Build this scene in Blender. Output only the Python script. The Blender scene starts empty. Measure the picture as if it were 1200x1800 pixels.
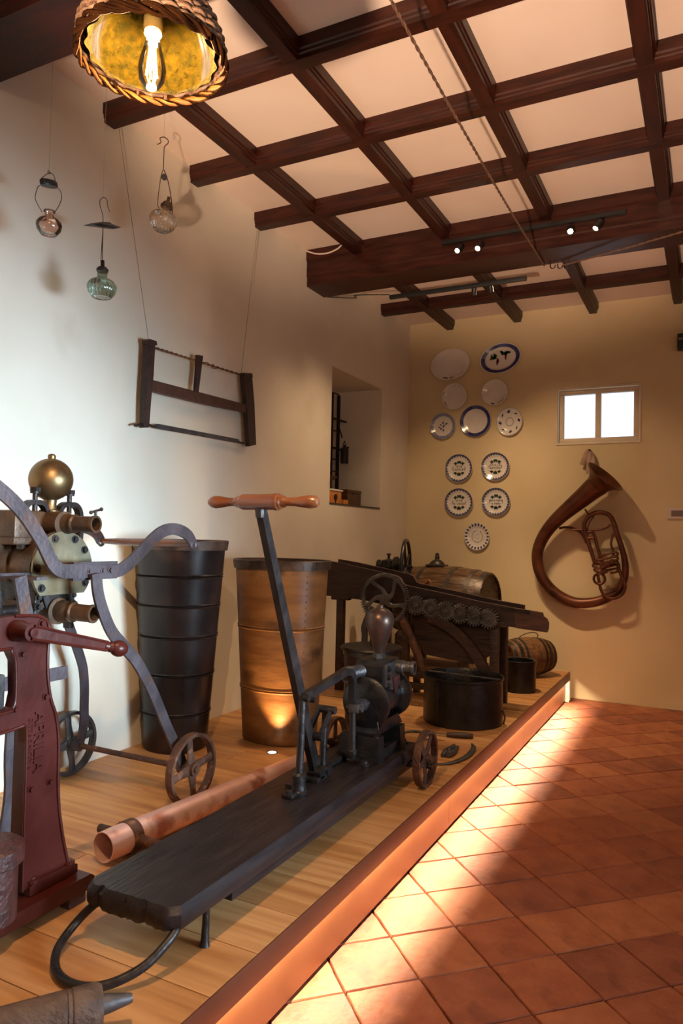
import bpy, bmesh, math, random
import numpy as np
from mathutils import Vector, Matrix
random.seed(7)
PI = math.pi
SC = bpy.context.scene
COL = SC.collection
# ------------------------------------------------------------------ camera
YAW, PITCH, ROLL, FPX, EYE = 0.472679441, 0.0322876083, 0.0220675596, 1270.6, 1.5
def cam_rows():
    cy, sy = math.cos(YAW), math.sin(YAW); cp, sp = math.cos(PITCH), math.sin(PITCH); cr, sr = math.cos(ROLL), math.sin(ROLL)
    f = Vector((-sy*cp, cy*cp, sp)); rt = Vector((cy, sy, 0)); up = rt.cross(f)
    return cr*rt + sr*up, -sr*rt + cr*up, f
RT, UP, FW = cam_rows()
cd = bpy.data.cameras.new('camera'); cam = bpy.data.objects.new('camera', cd); COL.objects.link(cam)
cd.sensor_fit = 'HORIZONTAL'; cd.sensor_width = 36; cd.lens = 36*FPX/1200; cd.clip_start = .05
cam.matrix_world = Matrix(((RT.x, UP.x, -FW.x, 0), (RT.y, UP.y, -FW.y, 0), (RT.z, UP.z, -FW.z, EYE), (0, 0, 0, 1)))
SC.camera = cam
# measuring helpers: the photo's pixel seen on a real plane of the room
def ray(u, v): return RT*((u-600)/FPX) + UP*(-(v-900)/FPX) + FW
def onx(u, v, X): d = ray(u, v); return d*(X/d.x) + Vector((0, 0, EYE))
def ony(u, v, Y): d = ray(u, v); return d*(Y/d.y) + Vector((0, 0, EYE))
def onz(u, v, Z): d = ray(u, v); return d*((Z-EYE)/d.z) + Vector((0, 0, EYE))
# ------------------------------------------------------------------ world, light, exposure
SC.view_settings.view_transform = 'Standard'; SC.view_settings.look = 'None'
SC.view_settings.exposure = 0.0; SC.view_settings.gamma = 1.0; SC.view_settings.use_curve_mapping = False
w = bpy.data.worlds.new('world'); SC.world = w; w.use_nodes = True
bg = w.node_tree.nodes['Background']; bg.inputs[0].default_value = (.80, .90, 1, 1); bg.inputs[1].default_value = 1.6
def light(name, kind, loc, target, power, color, size=.1, size_y=None, spot=60, blend=.4, spread=None):
    l = bpy.data.lights.new(name, kind); l.energy = power; l.color = color
    if kind == 'AREA':
        l.size = size
        if size_y: l.shape = 'RECTANGLE'; l.size_y = size_y
        if spread: l.spread = math.radians(spread)
    elif kind == 'SPOT':
        l.shadow_soft_size = size; l.spot_size = math.radians(spot); l.spot_blend = blend
    else: l.shadow_soft_size = size
    o = bpy.data.objects.new(name, l); COL.objects.link(o); o.location = loc
    if target is not None:
        d = Vector(target) - Vector(loc); o.rotation_euler = d.to_track_quat('-Z', 'Y').to_euler()
    return o
WARM = (1, .68, .38); WARM2 = (1, .72, .45); COOL = (.60, .83, 1)
light('side_window_daylight', 'AREA', (2.18, 2.1, 1.35), (-2.9, 1.9, 1.20), 44, COOL, 1.6, .8, spread=46)
light('ceiling_fill_spot', 'SPOT', (-.6, -.4, 1.2), (-1.05, 2.75, 3.78), 1100, (1, .69, .46), .06, spot=50, blend=.45)  # unseen spot added to light the ceiling, cone narrowed to spare the left wall
light('rear_fill_point', 'POINT', (1.3, -1.2, 2.8), None, 48, (1, .68, .44), .10)  # added fill with no fixture, lifts the upper wall and the right ceiling
for i, (a, b, p) in enumerate((((-1.36, 4.80, 3.57), (-2.7, 2.9, .9), 20), ((-1.62, 4.80, 3.57), (-2.1, 3.5, .4), 26), ((-.72, 4.80, 3.57), (-1.5, 2.6, .4), 10), ((-.57, 4.78, 3.57), (-1.75, 4.75, .75), 55))):
    light('track_spot_light', 'SPOT', a, b, p, WARM2, .02, spot=50, blend=.6)
for a, b, p in (((-2.0, 5.55, 3.50), (-2.2, 7.1, 1.4), 62), ((-1.80, 5.55, 3.48), (-1.1, 7.1, 1.6), 75), ((-1.6, 5.50, 3.5), (-1.50, 6.0, .3), 260), ((-1.4, 5.50, 3.5), (-2.85, 4.9, 1.45), 90)):
    light('far_track_spot_light', 'SPOT', a, b, p, WARM, .03, spot=70, blend=.9)
light('aside_spot_light', 'SPOT', (-.27, 4.84, 3.58), (.05, 4.96, 3.55), 4, WARM, .01, spot=50, blend=.6)
light('floor_uplight_light', 'SPOT', (-2.164, 3.451, .292), (-2.20, 3.58, .80), 42, (1, .62, .28), .02, spot=70, blend=.7)
light('pendant_bulb_light', 'POINT', (-1.142, 1.234, 2.625), None, 165, (1, .69, .42), .010)
for k in range(3):
    o_ = light('deck_strip_light', 'AREA', (-1.1755, 1.42+k*2.19, .219), None, 27, (1, .79, .54), 2.15, .008)
    o_.rotation_euler = Matrix(((0, -.917, -.40), (1, 0, 0), (0, -.40, .917))).to_euler()   # long side along the deck, aimed down and slightly out

# ------------------------------------------------------------------ materials
def mat(name, c1, c2=None, rough=.5, metal=0, scale=6, bump=0, bscale=40, stretch=(1, 1, 1), coat=0, spec=.5, emis=None, es=0, lo=.35, hi=.65, detail=6, dirt=None, rnd=0):
    m = bpy.data.materials.new(name); m.use_nodes = True; nt = m.node_tree; N = nt.nodes; L = nt.links
    b = N['Principled BSDF']; b.inputs['Roughness'].default_value = rough; b.inputs['Metallic'].default_value = metal
    b.inputs['Specular IOR Level'].default_value = spec; b.inputs['Coat Weight'].default_value = coat; b.inputs['Coat Roughness'].default_value = .15
    tc = N.new('ShaderNodeTexCoord'); mp = N.new('ShaderNodeMapping'); L.new(tc.outputs['Object'], mp.inputs[0]); mp.inputs['Scale'].default_value = stretch
    if rnd:
        oi = N.new('ShaderNodeObjectInfo'); cm = N.new('ShaderNodeVectorMath'); cm.operation = 'SCALE'; cm.inputs[0].default_value = (rnd, rnd*.7, rnd*.4); L.new(oi.outputs['Random'], cm.inputs['Scale']); L.new(cm.outputs[0], mp.inputs['Location'])
    if c2 is None: b.inputs['Base Color'].default_value = (*c1, 1)
    else:
        n = N.new('ShaderNodeTexNoise'); n.inputs['Scale'].default_value = scale; n.inputs['Detail'].default_value = detail; L.new(mp.outputs[0], n.inputs['Vector'])
        r = N.new('ShaderNodeValToRGB'); r.color_ramp.elements[0].color = (*c1, 1); r.color_ramp.elements[1].color = (*c2, 1)
        r.color_ramp.elements[0].position = lo; r.color_ramp.elements[1].position = hi
        L.new(n.outputs['Fac'], r.inputs[0]); out = r.outputs[0]
        if dirt:
            n3 = N.new('ShaderNodeTexNoise'); n3.inputs['Scale'].default_value = dirt[1]; n3.inputs['Detail'].default_value = 8; L.new(tc.outputs['Object'], n3.inputs['Vector'])
            r3 = N.new('ShaderNodeValToRGB'); r3.color_ramp.elements[0].position = dirt[2]; r3.color_ramp.elements[1].position = dirt[2]+.12
            L.new(n3.outputs['Fac'], r3.inputs[0]); mx = N.new('ShaderNodeMix'); mx.data_type = 'RGBA'
            L.new(r3.outputs[0], mx.inputs[0]); L.new(out, mx.inputs[6]); mx.inputs[7].default_value = (*dirt[0], 1); out = mx.outputs[2]
        L.new(out, b.inputs['Base Color'])
        rr = N.new('ShaderNodeMapRange'); rr.inputs[3].default_value = max(rough-.12, .03); rr.inputs[4].default_value = min(rough+.12, 1); L.new(n.outputs['Fac'], rr.inputs[0]); L.new(rr.outputs[0], b.inputs['Roughness'])
    if bump:
        n2 = N.new('ShaderNodeTexNoise'); n2.inputs['Scale'].default_value = bscale; n2.inputs['Detail'].default_value = 5; L.new(mp.outputs[0], n2.inputs['Vector'])
        bm_ = N.new('ShaderNodeBump'); bm_.inputs['Strength'].default_value = bump; bm_.inputs['Distance'].default_value = .01; L.new(n2.outputs['Fac'], bm_.inputs['Height']); L.new(bm_.outputs[0], b.inputs['Normal'])
    if emis: b.inputs['Emission Color'].default_value = (*emis, 1); b.inputs['Emission Strength'].default_value = es
    return m
def glassy(name, tint, gl=.16, rough=.03, ior=1.45):
    m = bpy.data.materials.new(name); m.use_nodes = True; nt = m.node_tree; N = nt.nodes; L = nt.links
    N.remove(N['Principled BSDF']); t = N.new('ShaderNodeBsdfTransparent'); t.inputs[0].default_value = (*tint, 1)
    g = N.new('ShaderNodeBsdfGlossy'); g.inputs['Roughness'].default_value = rough; g.inputs[0].default_value = (1, 1, 1, 1)
    lw = N.new('ShaderNodeFresnel'); lw.inputs[0].default_value = ior; ad = N.new('ShaderNodeMath'); ad.operation = 'ADD'; ad.inputs[1].default_value = gl; ad.use_clamp = True
    mx = N.new('ShaderNodeMixShader'); L.new(lw.outputs[0], ad.inputs[0]); L.new(ad.outputs[0], mx.inputs[0]); L.new(t.outputs[0], mx.inputs[1]); L.new(g.outputs[0], mx.inputs[2])
    L.new(mx.outputs[0], N['Material Output'].inputs[0]); return m
def emit(name, c, s): return mat(name, (0, 0, 0), emis=c, es=s)
PLASTER = mat('plaster', (.70, .625, .51), (.78, .71, .60), rough=.9, scale=1.3, bump=.25, bscale=7, dirt=((.66, .58, .46), 1.6, .62))
PLASTER_B = mat('plaster_back', (.60, .47, .27), (.67, .54, .34), rough=.9, scale=1.1, bump=.25, bscale=6, dirt=((.57, .44, .25), 1.3, .62))
CEIL = mat('ceiling_plaster', (.72, .58, .50), (.78, .65, .56), rough=.85, scale=1.2, bump=.15, bscale=6)
BEAM = mat('beam_wood', (.021, .0042, .0023), (.046, .0092, .0042), rough=.40, scale=5, stretch=(1, 6, 6), bump=.1, bscale=20, spec=.35)
BEAMX = mat('beam_wood_along', (.021, .0042, .0023), (.046, .0092, .0042), rough=.40, scale=5, stretch=(6, 1, 6), bump=.1, bscale=20, spec=.35)
TILES = [mat('terracotta_%s' % n, a, b, rough=.6, scale=9, bump=.7, bscale=30, dirt=(d, 6, .58), rnd=30) for n, a, b, d in (
    ('red', (.27, .075, .034), (.36, .115, .052), (.21, .058, .03)), ('brown', (.23, .064, .031), (.32, .10, .048), (.17, .048, .027)),
    ('orange', (.31, .098, .042), (.40, .14, .062), (.25, .072, .034)), ('dark', (.20, .057, .031), (.28, .088, .045), (.15, .042, .025)))]
GROUT = mat('grout', (.10, .05, .03), (.16, .08, .05), rough=.95, scale=30, bump=.5, bscale=60)
OAKS = [mat('oak_%s' % n, a, b, rough=.45, scale=2.6, stretch=(.6, 9, 9), bump=.10, bscale=14, lo=.36, hi=.66, detail=10, rnd=40) for n, a, b in (
    ('pale', (.43, .20, .07), (.62, .345, .145)), ('honey', (.36, .155, .05), (.55, .28, .11)), ('tan', (.39, .17, .053), (.58, .305, .115)))]
LIP = mat('bronze_lip', (.115, .035, .016), (.15, .047, .022), rough=.42, metal=.3, scale=4)
FASCIA = mat('bronze_fascia', (.17, .062, .022), (.21, .08, .029), rough=.4, metal=.35, scale=5, bump=.05, bscale=8)
BLACKWOOD = mat('tarred_wood', (.010, .007, .008), (.024, .016, .016), rough=.40, scale=5, stretch=(6, 1, 6), bump=.28, bscale=10, spec=.35)
IRON = mat('dark_iron', (.012, .009, .009), (.030, .022, .021), rough=.42, metal=.4, scale=12, bump=.3, bscale=50)
IRON2 = mat('black_painted_iron', (.009, .008, .009), (.020, .018, .019), rough=.33, metal=.3, scale=14, bump=.25, bscale=60)
STEELBAR = mat('blued_steel', (.055, .043, .050), (.095, .075, .085), rough=.48, metal=.55, scale=10, bump=.2, bscale=60, dirt=((.10, .05, .035), 9, .56))
RUST = mat('rusty_iron', (.05, .022, .014), (.13, .055, .03), rough=.65, metal=.35, scale=16, bump=.6, bscale=70, dirt=((.26, .12, .07), 22, .60))
BRASS = mat('aged_brass', (.15, .095, .045), (.25, .165, .08), rough=.42, metal=.9, scale=6, bump=.06, bscale=30, dirt=((.10, .065, .035), 8, .58))
PALEBRASS = mat('pale_brass_plate', (.17, .14, .085), (.27, .235, .16), rough=.38, metal=.7, scale=9, bump=.1, bscale=30, dirt=((.20, .13, .06), 7, .58))
BRONZE = mat('brown_bronze', (.05, .027, .016), (.105, .055, .028), rough=.45, metal=.45, scale=9, bump=.3, bscale=40)
REDP = mat('oxblood_paint', (.038, .0055, .0035), (.058, .009, .006), rough=.36, scale=6, bump=.12, bscale=40, spec=.28)
REDD = mat('oxblood_dark', (.035, .009, .008), (.07, .018, .014), rough=.5, scale=20, bump=.6, bscale=60)
COPPER = mat('dull_copper', (.68, .37, .30), (.84, .54, .46), rough=.42, metal=.5, scale=6, bump=.05, bscale=20, dirt=((.42, .16, .11), 7, .57))
COPDARK = mat('copper_inside', (.16, .05, .035), (.22, .08, .05), rough=.6, metal=.4)
TUBDARK = mat('dark_tub_copper', (.010, .008, .008), (.026, .016, .015), rough=.34, metal=.45, scale=4, bump=.2, bscale=10, dirt=((.07, .035, .025), 3, .60))
TUBBROWN = mat('brown_tub_copper', (.14, .056, .017), (.225, .10, .033), rough=.48, metal=0, spec=.3, scale=4, stretch=(1, 1, 4), bump=.2, bscale=10, dirt=((.06, .026, .012), 5, .56))
RIMIRON = mat('tub_rim', (.035, .022, .018), (.10, .06, .045), rough=.45, metal=.5, scale=12, bump=.3)
HANDLEWOOD = mat('turned_handle_wood', (.10, .030, .010), (.17, .058, .021), rough=.30, scale=6, stretch=(1, 6, 6), coat=.4)
OLDWOOD = mat('old_machine_wood', (.018, .008, .006), (.050, .020, .014), rough=.5, scale=4, stretch=(1, 6, 6), bump=.4, bscale=14)
PATCHWOOD = mat('patched_board', (.045, .015, .009), (.09, .034, .02), rough=.5, scale=5, stretch=(1, 6, 6), bump=.3)
CASK = mat('cask_oak', (.10, .045, .018), (.22, .105, .042), rough=.5, scale=6, stretch=(1, 8, 8), bump=.4, bscale=16)
CASKD = mat('dark_cask_oak', (.04, .020, .010), (.095, .05, .024), rough=.26, scale=5, stretch=(1, 8, 8), bump=.3, bscale=16)
HOOP = mat('cask_hoop', (.035, .028, .026), (.08, .06, .05), rough=.4, metal=.6, scale=12)
SYR = mat('weathered_wood', (.055, .030, .022), (.12, .070, .048), rough=.6, scale=5, stretch=(2, 6, 6), bump=.7, bscale=16)
LEAD = mat('lead_grey', (.06, .055, .06), (.11, .10, .105), rough=.5, metal=.6, scale=16, bump=.3)
GREYSTEEL = mat('grey_cast_iron', (.055, .052, .055), (.105, .10, .102), rough=.40, metal=.6, scale=14, bump=.3, bscale=60)
PORC = mat('glazed_white', (.66, .60, .56), (.74, .68, .63), rough=.12, scale=5, coat=.4)
PBLUE = mat('cobalt_glaze', (.012, .015, .10), (.04, .05, .20), rough=.15, scale=60, coat=.4)
PSLATE = mat('slate_blue_glaze', (.055, .055, .12), (.10, .10, .18), rough=.15, scale=60, coat=.4)
PPALE = mat('pale_blue_glaze', (.16, .18, .33), (.28, .29, .42), rough=.15, scale=60, coat=.4)
PGREEN = mat('green_glaze', (.035, .10, .02), (.07, .17, .035), rough=.2, scale=40)
PDKGREEN = mat('dark_green_glaze', (.012, .035, .02), (.03, .06, .035), rough=.2, scale=40)
PRED = mat('red_glaze', (.22, .03, .025), (.32, .07, .05), rough=.2, scale=40)
PYEL = mat('ochre_glaze', (.45, .22, .05), (.55, .30, .08), rough=.2, scale=40)
PINK = mat('dark_writing_glaze', (.03, .02, .03), rough=.25)
TUBA = mat('tuba_bronze', (.075, .022, .011), (.15, .048, .022), rough=.42, metal=.55, scale=5, bump=.1, bscale=20, dirt=((.05, .016, .010), 6, .56))
STRAP = mat('pale_leather', (.28, .16, .12), (.42, .27, .20), rough=.7, scale=12, bump=.4)
WFRAME = mat('window_paint', (.62, .50, .36), (.70, .58, .44), rough=.5, scale=8, bump=.2, bscale=30)
WICKER = mat('brown_wicker', (.075, .038, .02), (.19, .105, .06), rough=.6, scale=20, bump=.4, bscale=60)
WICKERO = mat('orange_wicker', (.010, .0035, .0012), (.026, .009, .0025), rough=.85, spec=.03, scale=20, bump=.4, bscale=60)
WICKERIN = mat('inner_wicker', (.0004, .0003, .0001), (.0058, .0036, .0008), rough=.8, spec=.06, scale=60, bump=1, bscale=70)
GREENGLASS = glassy('green_demijohn_glass', (.74, .68, .28), -.05, .08, 1.16)
SOCKET = mat('brass_socket', (.55, .40, .14), (.65, .48, .18), rough=.25, metal=.8, scale=10)
CERAMIC = mat('socket_ceramic', (.8, .72, .55), rough=.3)
FIL = emit('lamp_filament', (1, .66, .26), 120)
BULBG = glassy('bulb_glass', (1, .93, .78), .03, .02)
PINKG = glassy('pink_glass', (.90, .74, .66), .05, .06); CLEARG = glassy('clear_glass', (.93, .88, .80), .12, .05); AQUAG = glassy('aqua_glass', (.52, .66, .60), .10, .05)
PANE = glassy('window_glass', (.97, .98, 1), .02, .01)
WIRE = mat('wire', (.05, .035, .03), (.12, .085, .07), rough=.5, metal=.6, scale=40)
ROPE = mat('hemp_rope', (.10, .048, .028), (.19, .10, .06), rough=.85, scale=60, bump=.6, bscale=200)
THREAD = mat('nylon_thread', (.26, .20, .15), rough=.5)
BLACKP = mat('black_plastic', (.012, .012, .013), rough=.4); WHITEP = mat('white_plastic', (.62, .50, .46), rough=.5); GREYP = mat('grey_plate', (.18, .13, .115), rough=.5)
SPOTE = emit('spot_lens', (1, .82, .55), 30); LEDE = emit('led_strip', (1, .72, .36), 22); UPE = emit('uplight_lens', (1, .82, .6), 16)
ORANGEW = mat('orange_varnished_wood', (.52, .17, .03), (.66, .25, .05), rough=.35, scale=6, stretch=(1, 6, 6)); DARKBOX = mat('dark_box_wood', (.06, .022, .012), (.12, .045, .022), rough=.45, scale=6, stretch=(1, 6, 6))
MARBLE = mat('white_marble', (.72, .68, .62), (.8, .76, .7), rough=.3, scale=8); SLATE = mat('dark_slate_sill', (.03, .02, .018), (.06, .04, .03), rough=.4, scale=8)

PEARM = mat('dark_bronze_vessel', (.06, .036, .028), (.10, .062, .05), rough=.33, metal=.7, scale=6)
GEARM = mat('worn_gear_iron', (.085, .078, .076), (.15, .14, .135), rough=.45, metal=.5, scale=14, bump=.3)
# ------------------------------------------------------------------ geometry
def perp(t):
    a = Vector((0, 0, 1)) if abs(t.z) < .9 else Vector((1, 0, 0)); u = t.cross(a).normalized(); return u, t.cross(u).normalized()
def cr(pts, n=6, closed=False):
    P = [Vector(p) if hasattr(p, '__len__') else p for p in pts]; out = []; N = len(P)
    def g(i): return P[i % N] if closed else P[max(0, min(N-1, i))]
    for i in range(N if closed else N-1):
        a, b, c, d = g(i-1), g(i), g(i+1), g(i+2)
        for k in range(n):
            t = k/n; out.append(.5*((2*b)+(c-a)*t+(2*a-5*b+4*c-d)*t*t+(3*b-a-3*c+d)*t**3))
    if not closed: out.append(P[-1].copy())
    return out
def crf(v, n=6): return [q.x for q in cr([Vector((x, 0, 0)) for x in v], n)]
class M:
    def __init__(s): s.b = bmesh.new()
    def box(s, c, d, rot=None, bev=0):
        c = Vector(c); h = Vector(d)/2; R = rot if rot else Matrix.Identity(3); vs = []
        for x in (-1, 1):
            for y in (-1, 1):
                for z in (-1, 1): vs.append(s.b.verts.new(c + R @ Vector((x*h.x, y*h.y, z*h.z))))
        fs = [s.b.faces.new([vs[i] for i in f]) for f in ((0, 1, 3, 2), (4, 6, 7, 5), (0, 4, 5, 1), (2, 3, 7, 6), (0, 2, 6, 4), (1, 5, 7, 3))]
        if bev:
            es = list({e for f in fs for e in f.edges}); bmesh.ops.bevel(s.b, geom=es, offset=bev, segments=2, affect='EDGES', profile=.6)
        return s
    def bb(s, x0, x1, y0, y1, z0, z1, bev=0): return s.box(((x0+x1)/2, (y0+y1)/2, (z0+z1)/2), (x1-x0, y1-y0, z1-z0), None, bev)
    def tube(s, pts, r, seg=10, closed=False, cap=True, sq=1.0, ref=None):
        P = [Vector(p) for p in pts]; n = len(P); R = r if hasattr(r, '__len__') else [r]*n; rings = []; u = None
        for i in range(n):
            a = P[(i-1) % n] if (closed or i > 0) else P[0]; b = P[(i+1) % n] if (closed or i < n-1) else P[-1]
            t = (b-a).normalized()
            if u is None: u, v = perp(t)
            else: u = (u - t*u.dot(t)); u = u.normalized() if u.length > 1e-6 else perp(t)[0]
            v = t.cross(u)
            if ref is not None: v = Vector(ref); v = (v-t*v.dot(t)).normalized(); u = v.cross(t)
            rings.append([s.b.verts.new(P[i]+(u*math.cos(2*PI*k/seg)+v*sq*math.sin(2*PI*k/seg))*R[i]) for k in range(seg)])
        for i in range(n if closed else n-1):
            A, B = rings[i], rings[(i+1) % n]
            for k in range(seg): s.b.faces.new((A[k], A[(k+1) % seg], B[(k+1) % seg], B[k]))
        if cap and not closed: s.b.faces.new(rings[0][::-1]); s.b.faces.new(rings[-1])
        return s
    def cyl(s, p0, p1, r0, r1=None, seg=20, cap=True): return s.tube([p0, p1], [r0, r0 if r1 is None else r1], seg, cap=cap)
    def lathe(s, base, axis, prof, seg=32, ex=1, ey=1, u=None, close=False, rib=0, nrib=20):
        base = Vector(base); t = Vector(axis).normalized()
        if u is None: u, v = perp(t)
        else: u = Vector(u); u = (u-t*u.dot(t)).normalized(); v = t.cross(u)
        rings = []
        for r, h in prof:
            if r < 1e-5: rings.append([s.b.verts.new(base+t*h)]); continue
            rings.append([s.b.verts.new(base+t*h+(u*ex*math.cos(2*PI*k/seg)+v*ey*math.sin(2*PI*k/seg))*r*(1+rib*math.cos(nrib*2*PI*k/seg))) for k in range(seg)])
        m = len(rings)
        for i in range(m if close else m-1):
            A, B = rings[i], rings[(i+1) % m]
            for k in range(seg):
                k2 = (k+1) % seg
                if len(A) == 1 and len(B) == 1: continue
                if len(A) == 1: s.b.faces.new((A[0], B[k2], B[k]))
                elif len(B) == 1: s.b.faces.new((A[k], A[k2], B[0]))
                else: s.b.faces.new((A[k], A[k2], B[k2], B[k]))
        return s
    def prism(s, poly, vec):
        vec = Vector(vec); A = [s.b.verts.new(Vector(p)) for p in poly]; B = [s.b.verts.new(Vector(p)+vec) for p in poly]; n = len(A)
        s.b.faces.new(A[::-1]); s.b.faces.new(B)
        for k in range(n): s.b.faces.new((A[k], A[(k+1) % n], B[(k+1) % n], B[k]))
        return s
    def bar(s, pts, wid, thk, axis):
        """flat bar: thickness along axis, width across the path in the plane"""
        P = [Vector(p) for p in pts]; ax = Vector(axis).normalized(); n = len(P); W = wid if hasattr(wid, '__len__') else [wid]*n; rings = []
        for i in range(n):
            t = (P[min(i+1, n-1)]-P[max(i-1, 0)]).normalized(); wv = ax.cross(t).normalized()*W[i]/2; a = ax*thk/2
            rings.append([s.b.verts.new(P[i]+q) for q in (wv+a, wv-a, -wv-a, -wv+a)])
        for i in range(n-1):
            for k in range(4): s.b.faces.new((rings[i][k], rings[i][(k+1) % 4], rings[i+1][(k+1) % 4], rings[i+1][k]))
        s.b.faces.new(rings[0][::-1]); s.b.faces.new(rings[-1]); return s
    def sphere(s, c, r, seg=32, sz=1):
        n = seg//2; return s.lathe(c, (0, 0, 1), [(r*math.sin(PI*i/n) if 0 < i < n else 0, -r*sz*math.cos(PI*i/n)) for i in range(n+1)], seg)
    def ring(s, c, axis, R, r, seg=48, rs=10, sq=1):
        t = Vector(axis).normalized(); u, v = perp(t); c = Vector(c)
        return s.tube([c+(u*math.cos(2*PI*k/seg)+v*math.sin(2*PI*k/seg))*R for k in range(seg)], r, rs, closed=True, sq=sq, ref=t)
    def rim(s, c, axis, R, Ri, wd, seg=48):
        return s.lathe(c, axis, [(R, -wd/2), (R, wd/2), (Ri, wd/2), (Ri, -wd/2)], seg, close=True)
    def gear(s, c, axis, R, Ri, wd, teeth, depth):
        t = Vector(axis).normalized(); u, v = perp(t); c = Vector(c); o, i_ = [], []
        for k in range(teeth*4):
            a = 2*PI*k/(teeth*4); rr = R if k % 4 in (0, 1) else R-depth; o.append((u*math.cos(a)+v*math.sin(a))*rr); i_.append((u*math.cos(a)+v*math.sin(a))*Ri)
        n = len(o); q = [[s.b.verts.new(c+p+t*h) for p in L] for L in (o, i_) for h in (-wd/2, wd/2)]
        for k in range(n):
            j = (k+1) % n; s.b.faces.new((q[0][k], q[0][j], q[1][j], q[1][k])); s.b.faces.new((q[2][j], q[2][k], q[3][k], q[3][j]))
            s.b.faces.new((q[1][k], q[1][j], q[3][j], q[3][k])); s.b.faces.new((q[0][j], q[0][k], q[2][k], q[2][j]))
        return s
    def bolt(s, c, n, r=.01, h=.008):
        c = Vector(c); n = Vector(n).normalized(); s.cyl(c-n*.003, c+n*h*.25, r*1.45, seg=16); return s.cyl(c, c+n*h, r, seg=6)
    def build(s, name, material, root=None, label=None, kind=None, smooth=True, ang=.62):
        b = s.b; bmesh.ops.recalc_face_normals(b, faces=b.faces[:])
        off = root.matrix_world.translation.copy() if root is not None else None
        if root is not None and root.get('_off') is not None: off = Vector(root['_off'])
        if off is not None: bmesh.ops.translate(b, verts=b.verts[:], vec=-off)
        if smooth:
            for f in b.faces: f.smooth = True
            for e in b.edges:
                if len(e.link_faces) == 2 and e.calc_face_angle(0) > ang: e.smooth = False
        me = bpy.data.meshes.new(name); b.to_mesh(me); b.free(); me.materials.append(material)
        o = bpy.data.objects.new(name, me); COL.objects.link(o)
        if root is not None: o.parent = root
        OFFS[o.name] = off if off is not None else Vector()
        if off is not None: o['_off'] = list(off)
        if label: o['label'] = label
        if kind: o['kind'] = kind
        return o
OFFS = {}
def thing(name, label, cat, loc, group=None):
    o = bpy.data.objects.new(name, None); COL.objects.link(o); o.location = loc; o['_off'] = list(loc); o.empty_display_size = .05
    o['label'] = label; o['category'] = cat
    if group: o['group'] = group
    return o
def tag(o, label, cat, group=None):
    o['label'] = label; o['category'] = cat
    if group: o['group'] = group
    return o
def copytree(o, delta, parent=None):
    c = o.copy(); COL.objects.link(c)
    if parent is None: c.location = Vector(o.location)+Vector(delta)
    else: c.parent = parent
    for ch in list(o.children): copytree(ch, delta, c)
    return c
def text_mesh(name, txt, size, depth, mw, material, root, label=None):
    cu = bpy.data.curves.new('t', 'FONT'); cu.body = txt; cu.size = size; cu.extrude = depth; cu.align_x = 'CENTER'; cu.align_y = 'CENTER'; cu.resolution_u = 3
    o = bpy.data.objects.new('t', cu); COL.objects.link(o); dg = bpy.context.evaluated_depsgraph_get(); me = bpy.data.meshes.new_from_object(o.evaluated_get(dg))
    bpy.data.objects.remove(o); me.transform(mw); off = Vector(root['_off']); me.transform(Matrix.Translation(-off)); me.materials.clear(); me.materials.append(material)
    me.name = name; q = bpy.data.objects.new(name, me); COL.objects.link(q); q.parent = root; q['_off'] = list(off)
    if label: q['label'] = label
    return q
def joint_struct(name, m, material, **k): o = m.build(name, material, **k); o['kind'] = 'structure'; return o
# ------------------------------------------------------------------ setting
LW, BW, CZ, DK = -2.9, 7.2, 3.78, .285          # left wall, back wall, ceiling, deck top
NY0, NY1, NZ0, NZ1 = 5.44, 6.49, 1.765, 2.95     # niche opening
m = M(); T = .49
m.bb(LW-T, LW, -2.6, NY0, 0, CZ+.1).bb(LW-T, LW, NY1, BW+.3, 0, CZ+.1).bb(LW-T, LW, NY0, NY1, 0, NZ0).bb(LW-T, LW, NY0, NY1, NZ1, CZ+.1)
wall_left = joint_struct('wall_left', m, PLASTER, smooth=False)
m = M(); m.bb(LW-T-.06, LW-T, NY0-.1, NY1+.1, NZ0-.1, NZ1+.1); m.build('niche_back', PLASTER, wall_left, smooth=False)
m = M(); m.bb(LW-T, LW+.006, NY0, NY1, NZ0-.001, NZ0+.014); m.build('niche_sill', SLATE, wall_left, 'dark slate slab')
WX0, WX1, WZ0, WZ1 = -1.345, -.59, 2.43, 2.975    # window opening in the back wall
m = M(); D2 = .35
m.bb(LW, WX0, BW, BW+D2, 0, CZ+.1).bb(WX1, 2.6, BW, BW+D2, 0, CZ+.1).bb(WX0, WX1, BW, BW+D2, 0, WZ0).bb(WX0, WX1, BW, BW+D2, WZ1, CZ+.1)
wall_back = joint_struct('wall_back', m, PLASTER_B, smooth=False)
m = M(); m.bb(2.2, 2.6, -2.6, 1.4, 0, CZ+.1).bb(2.2, 2.6, 3.2, BW, 0, CZ+.1).bb(2.2, 2.6, 1.4, 3.2, 0, .5).bb(2.2, 2.6, 1.4, 3.2, 2.1, CZ+.1)
joint_struct('wall_right', m, PLASTER, smooth=False)
m = M(); m.bb(LW-T, 2.6, -2.9, -2.6, 0, CZ+.1); joint_struct('wall_front', m, PLASTER, smooth=False)
m = M(); m.bb(LW-T, 2.6, -2.9, BW+.3, CZ, CZ+.1); ceiling = joint_struct('ceiling', m, CEIL, smooth=False)
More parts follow.
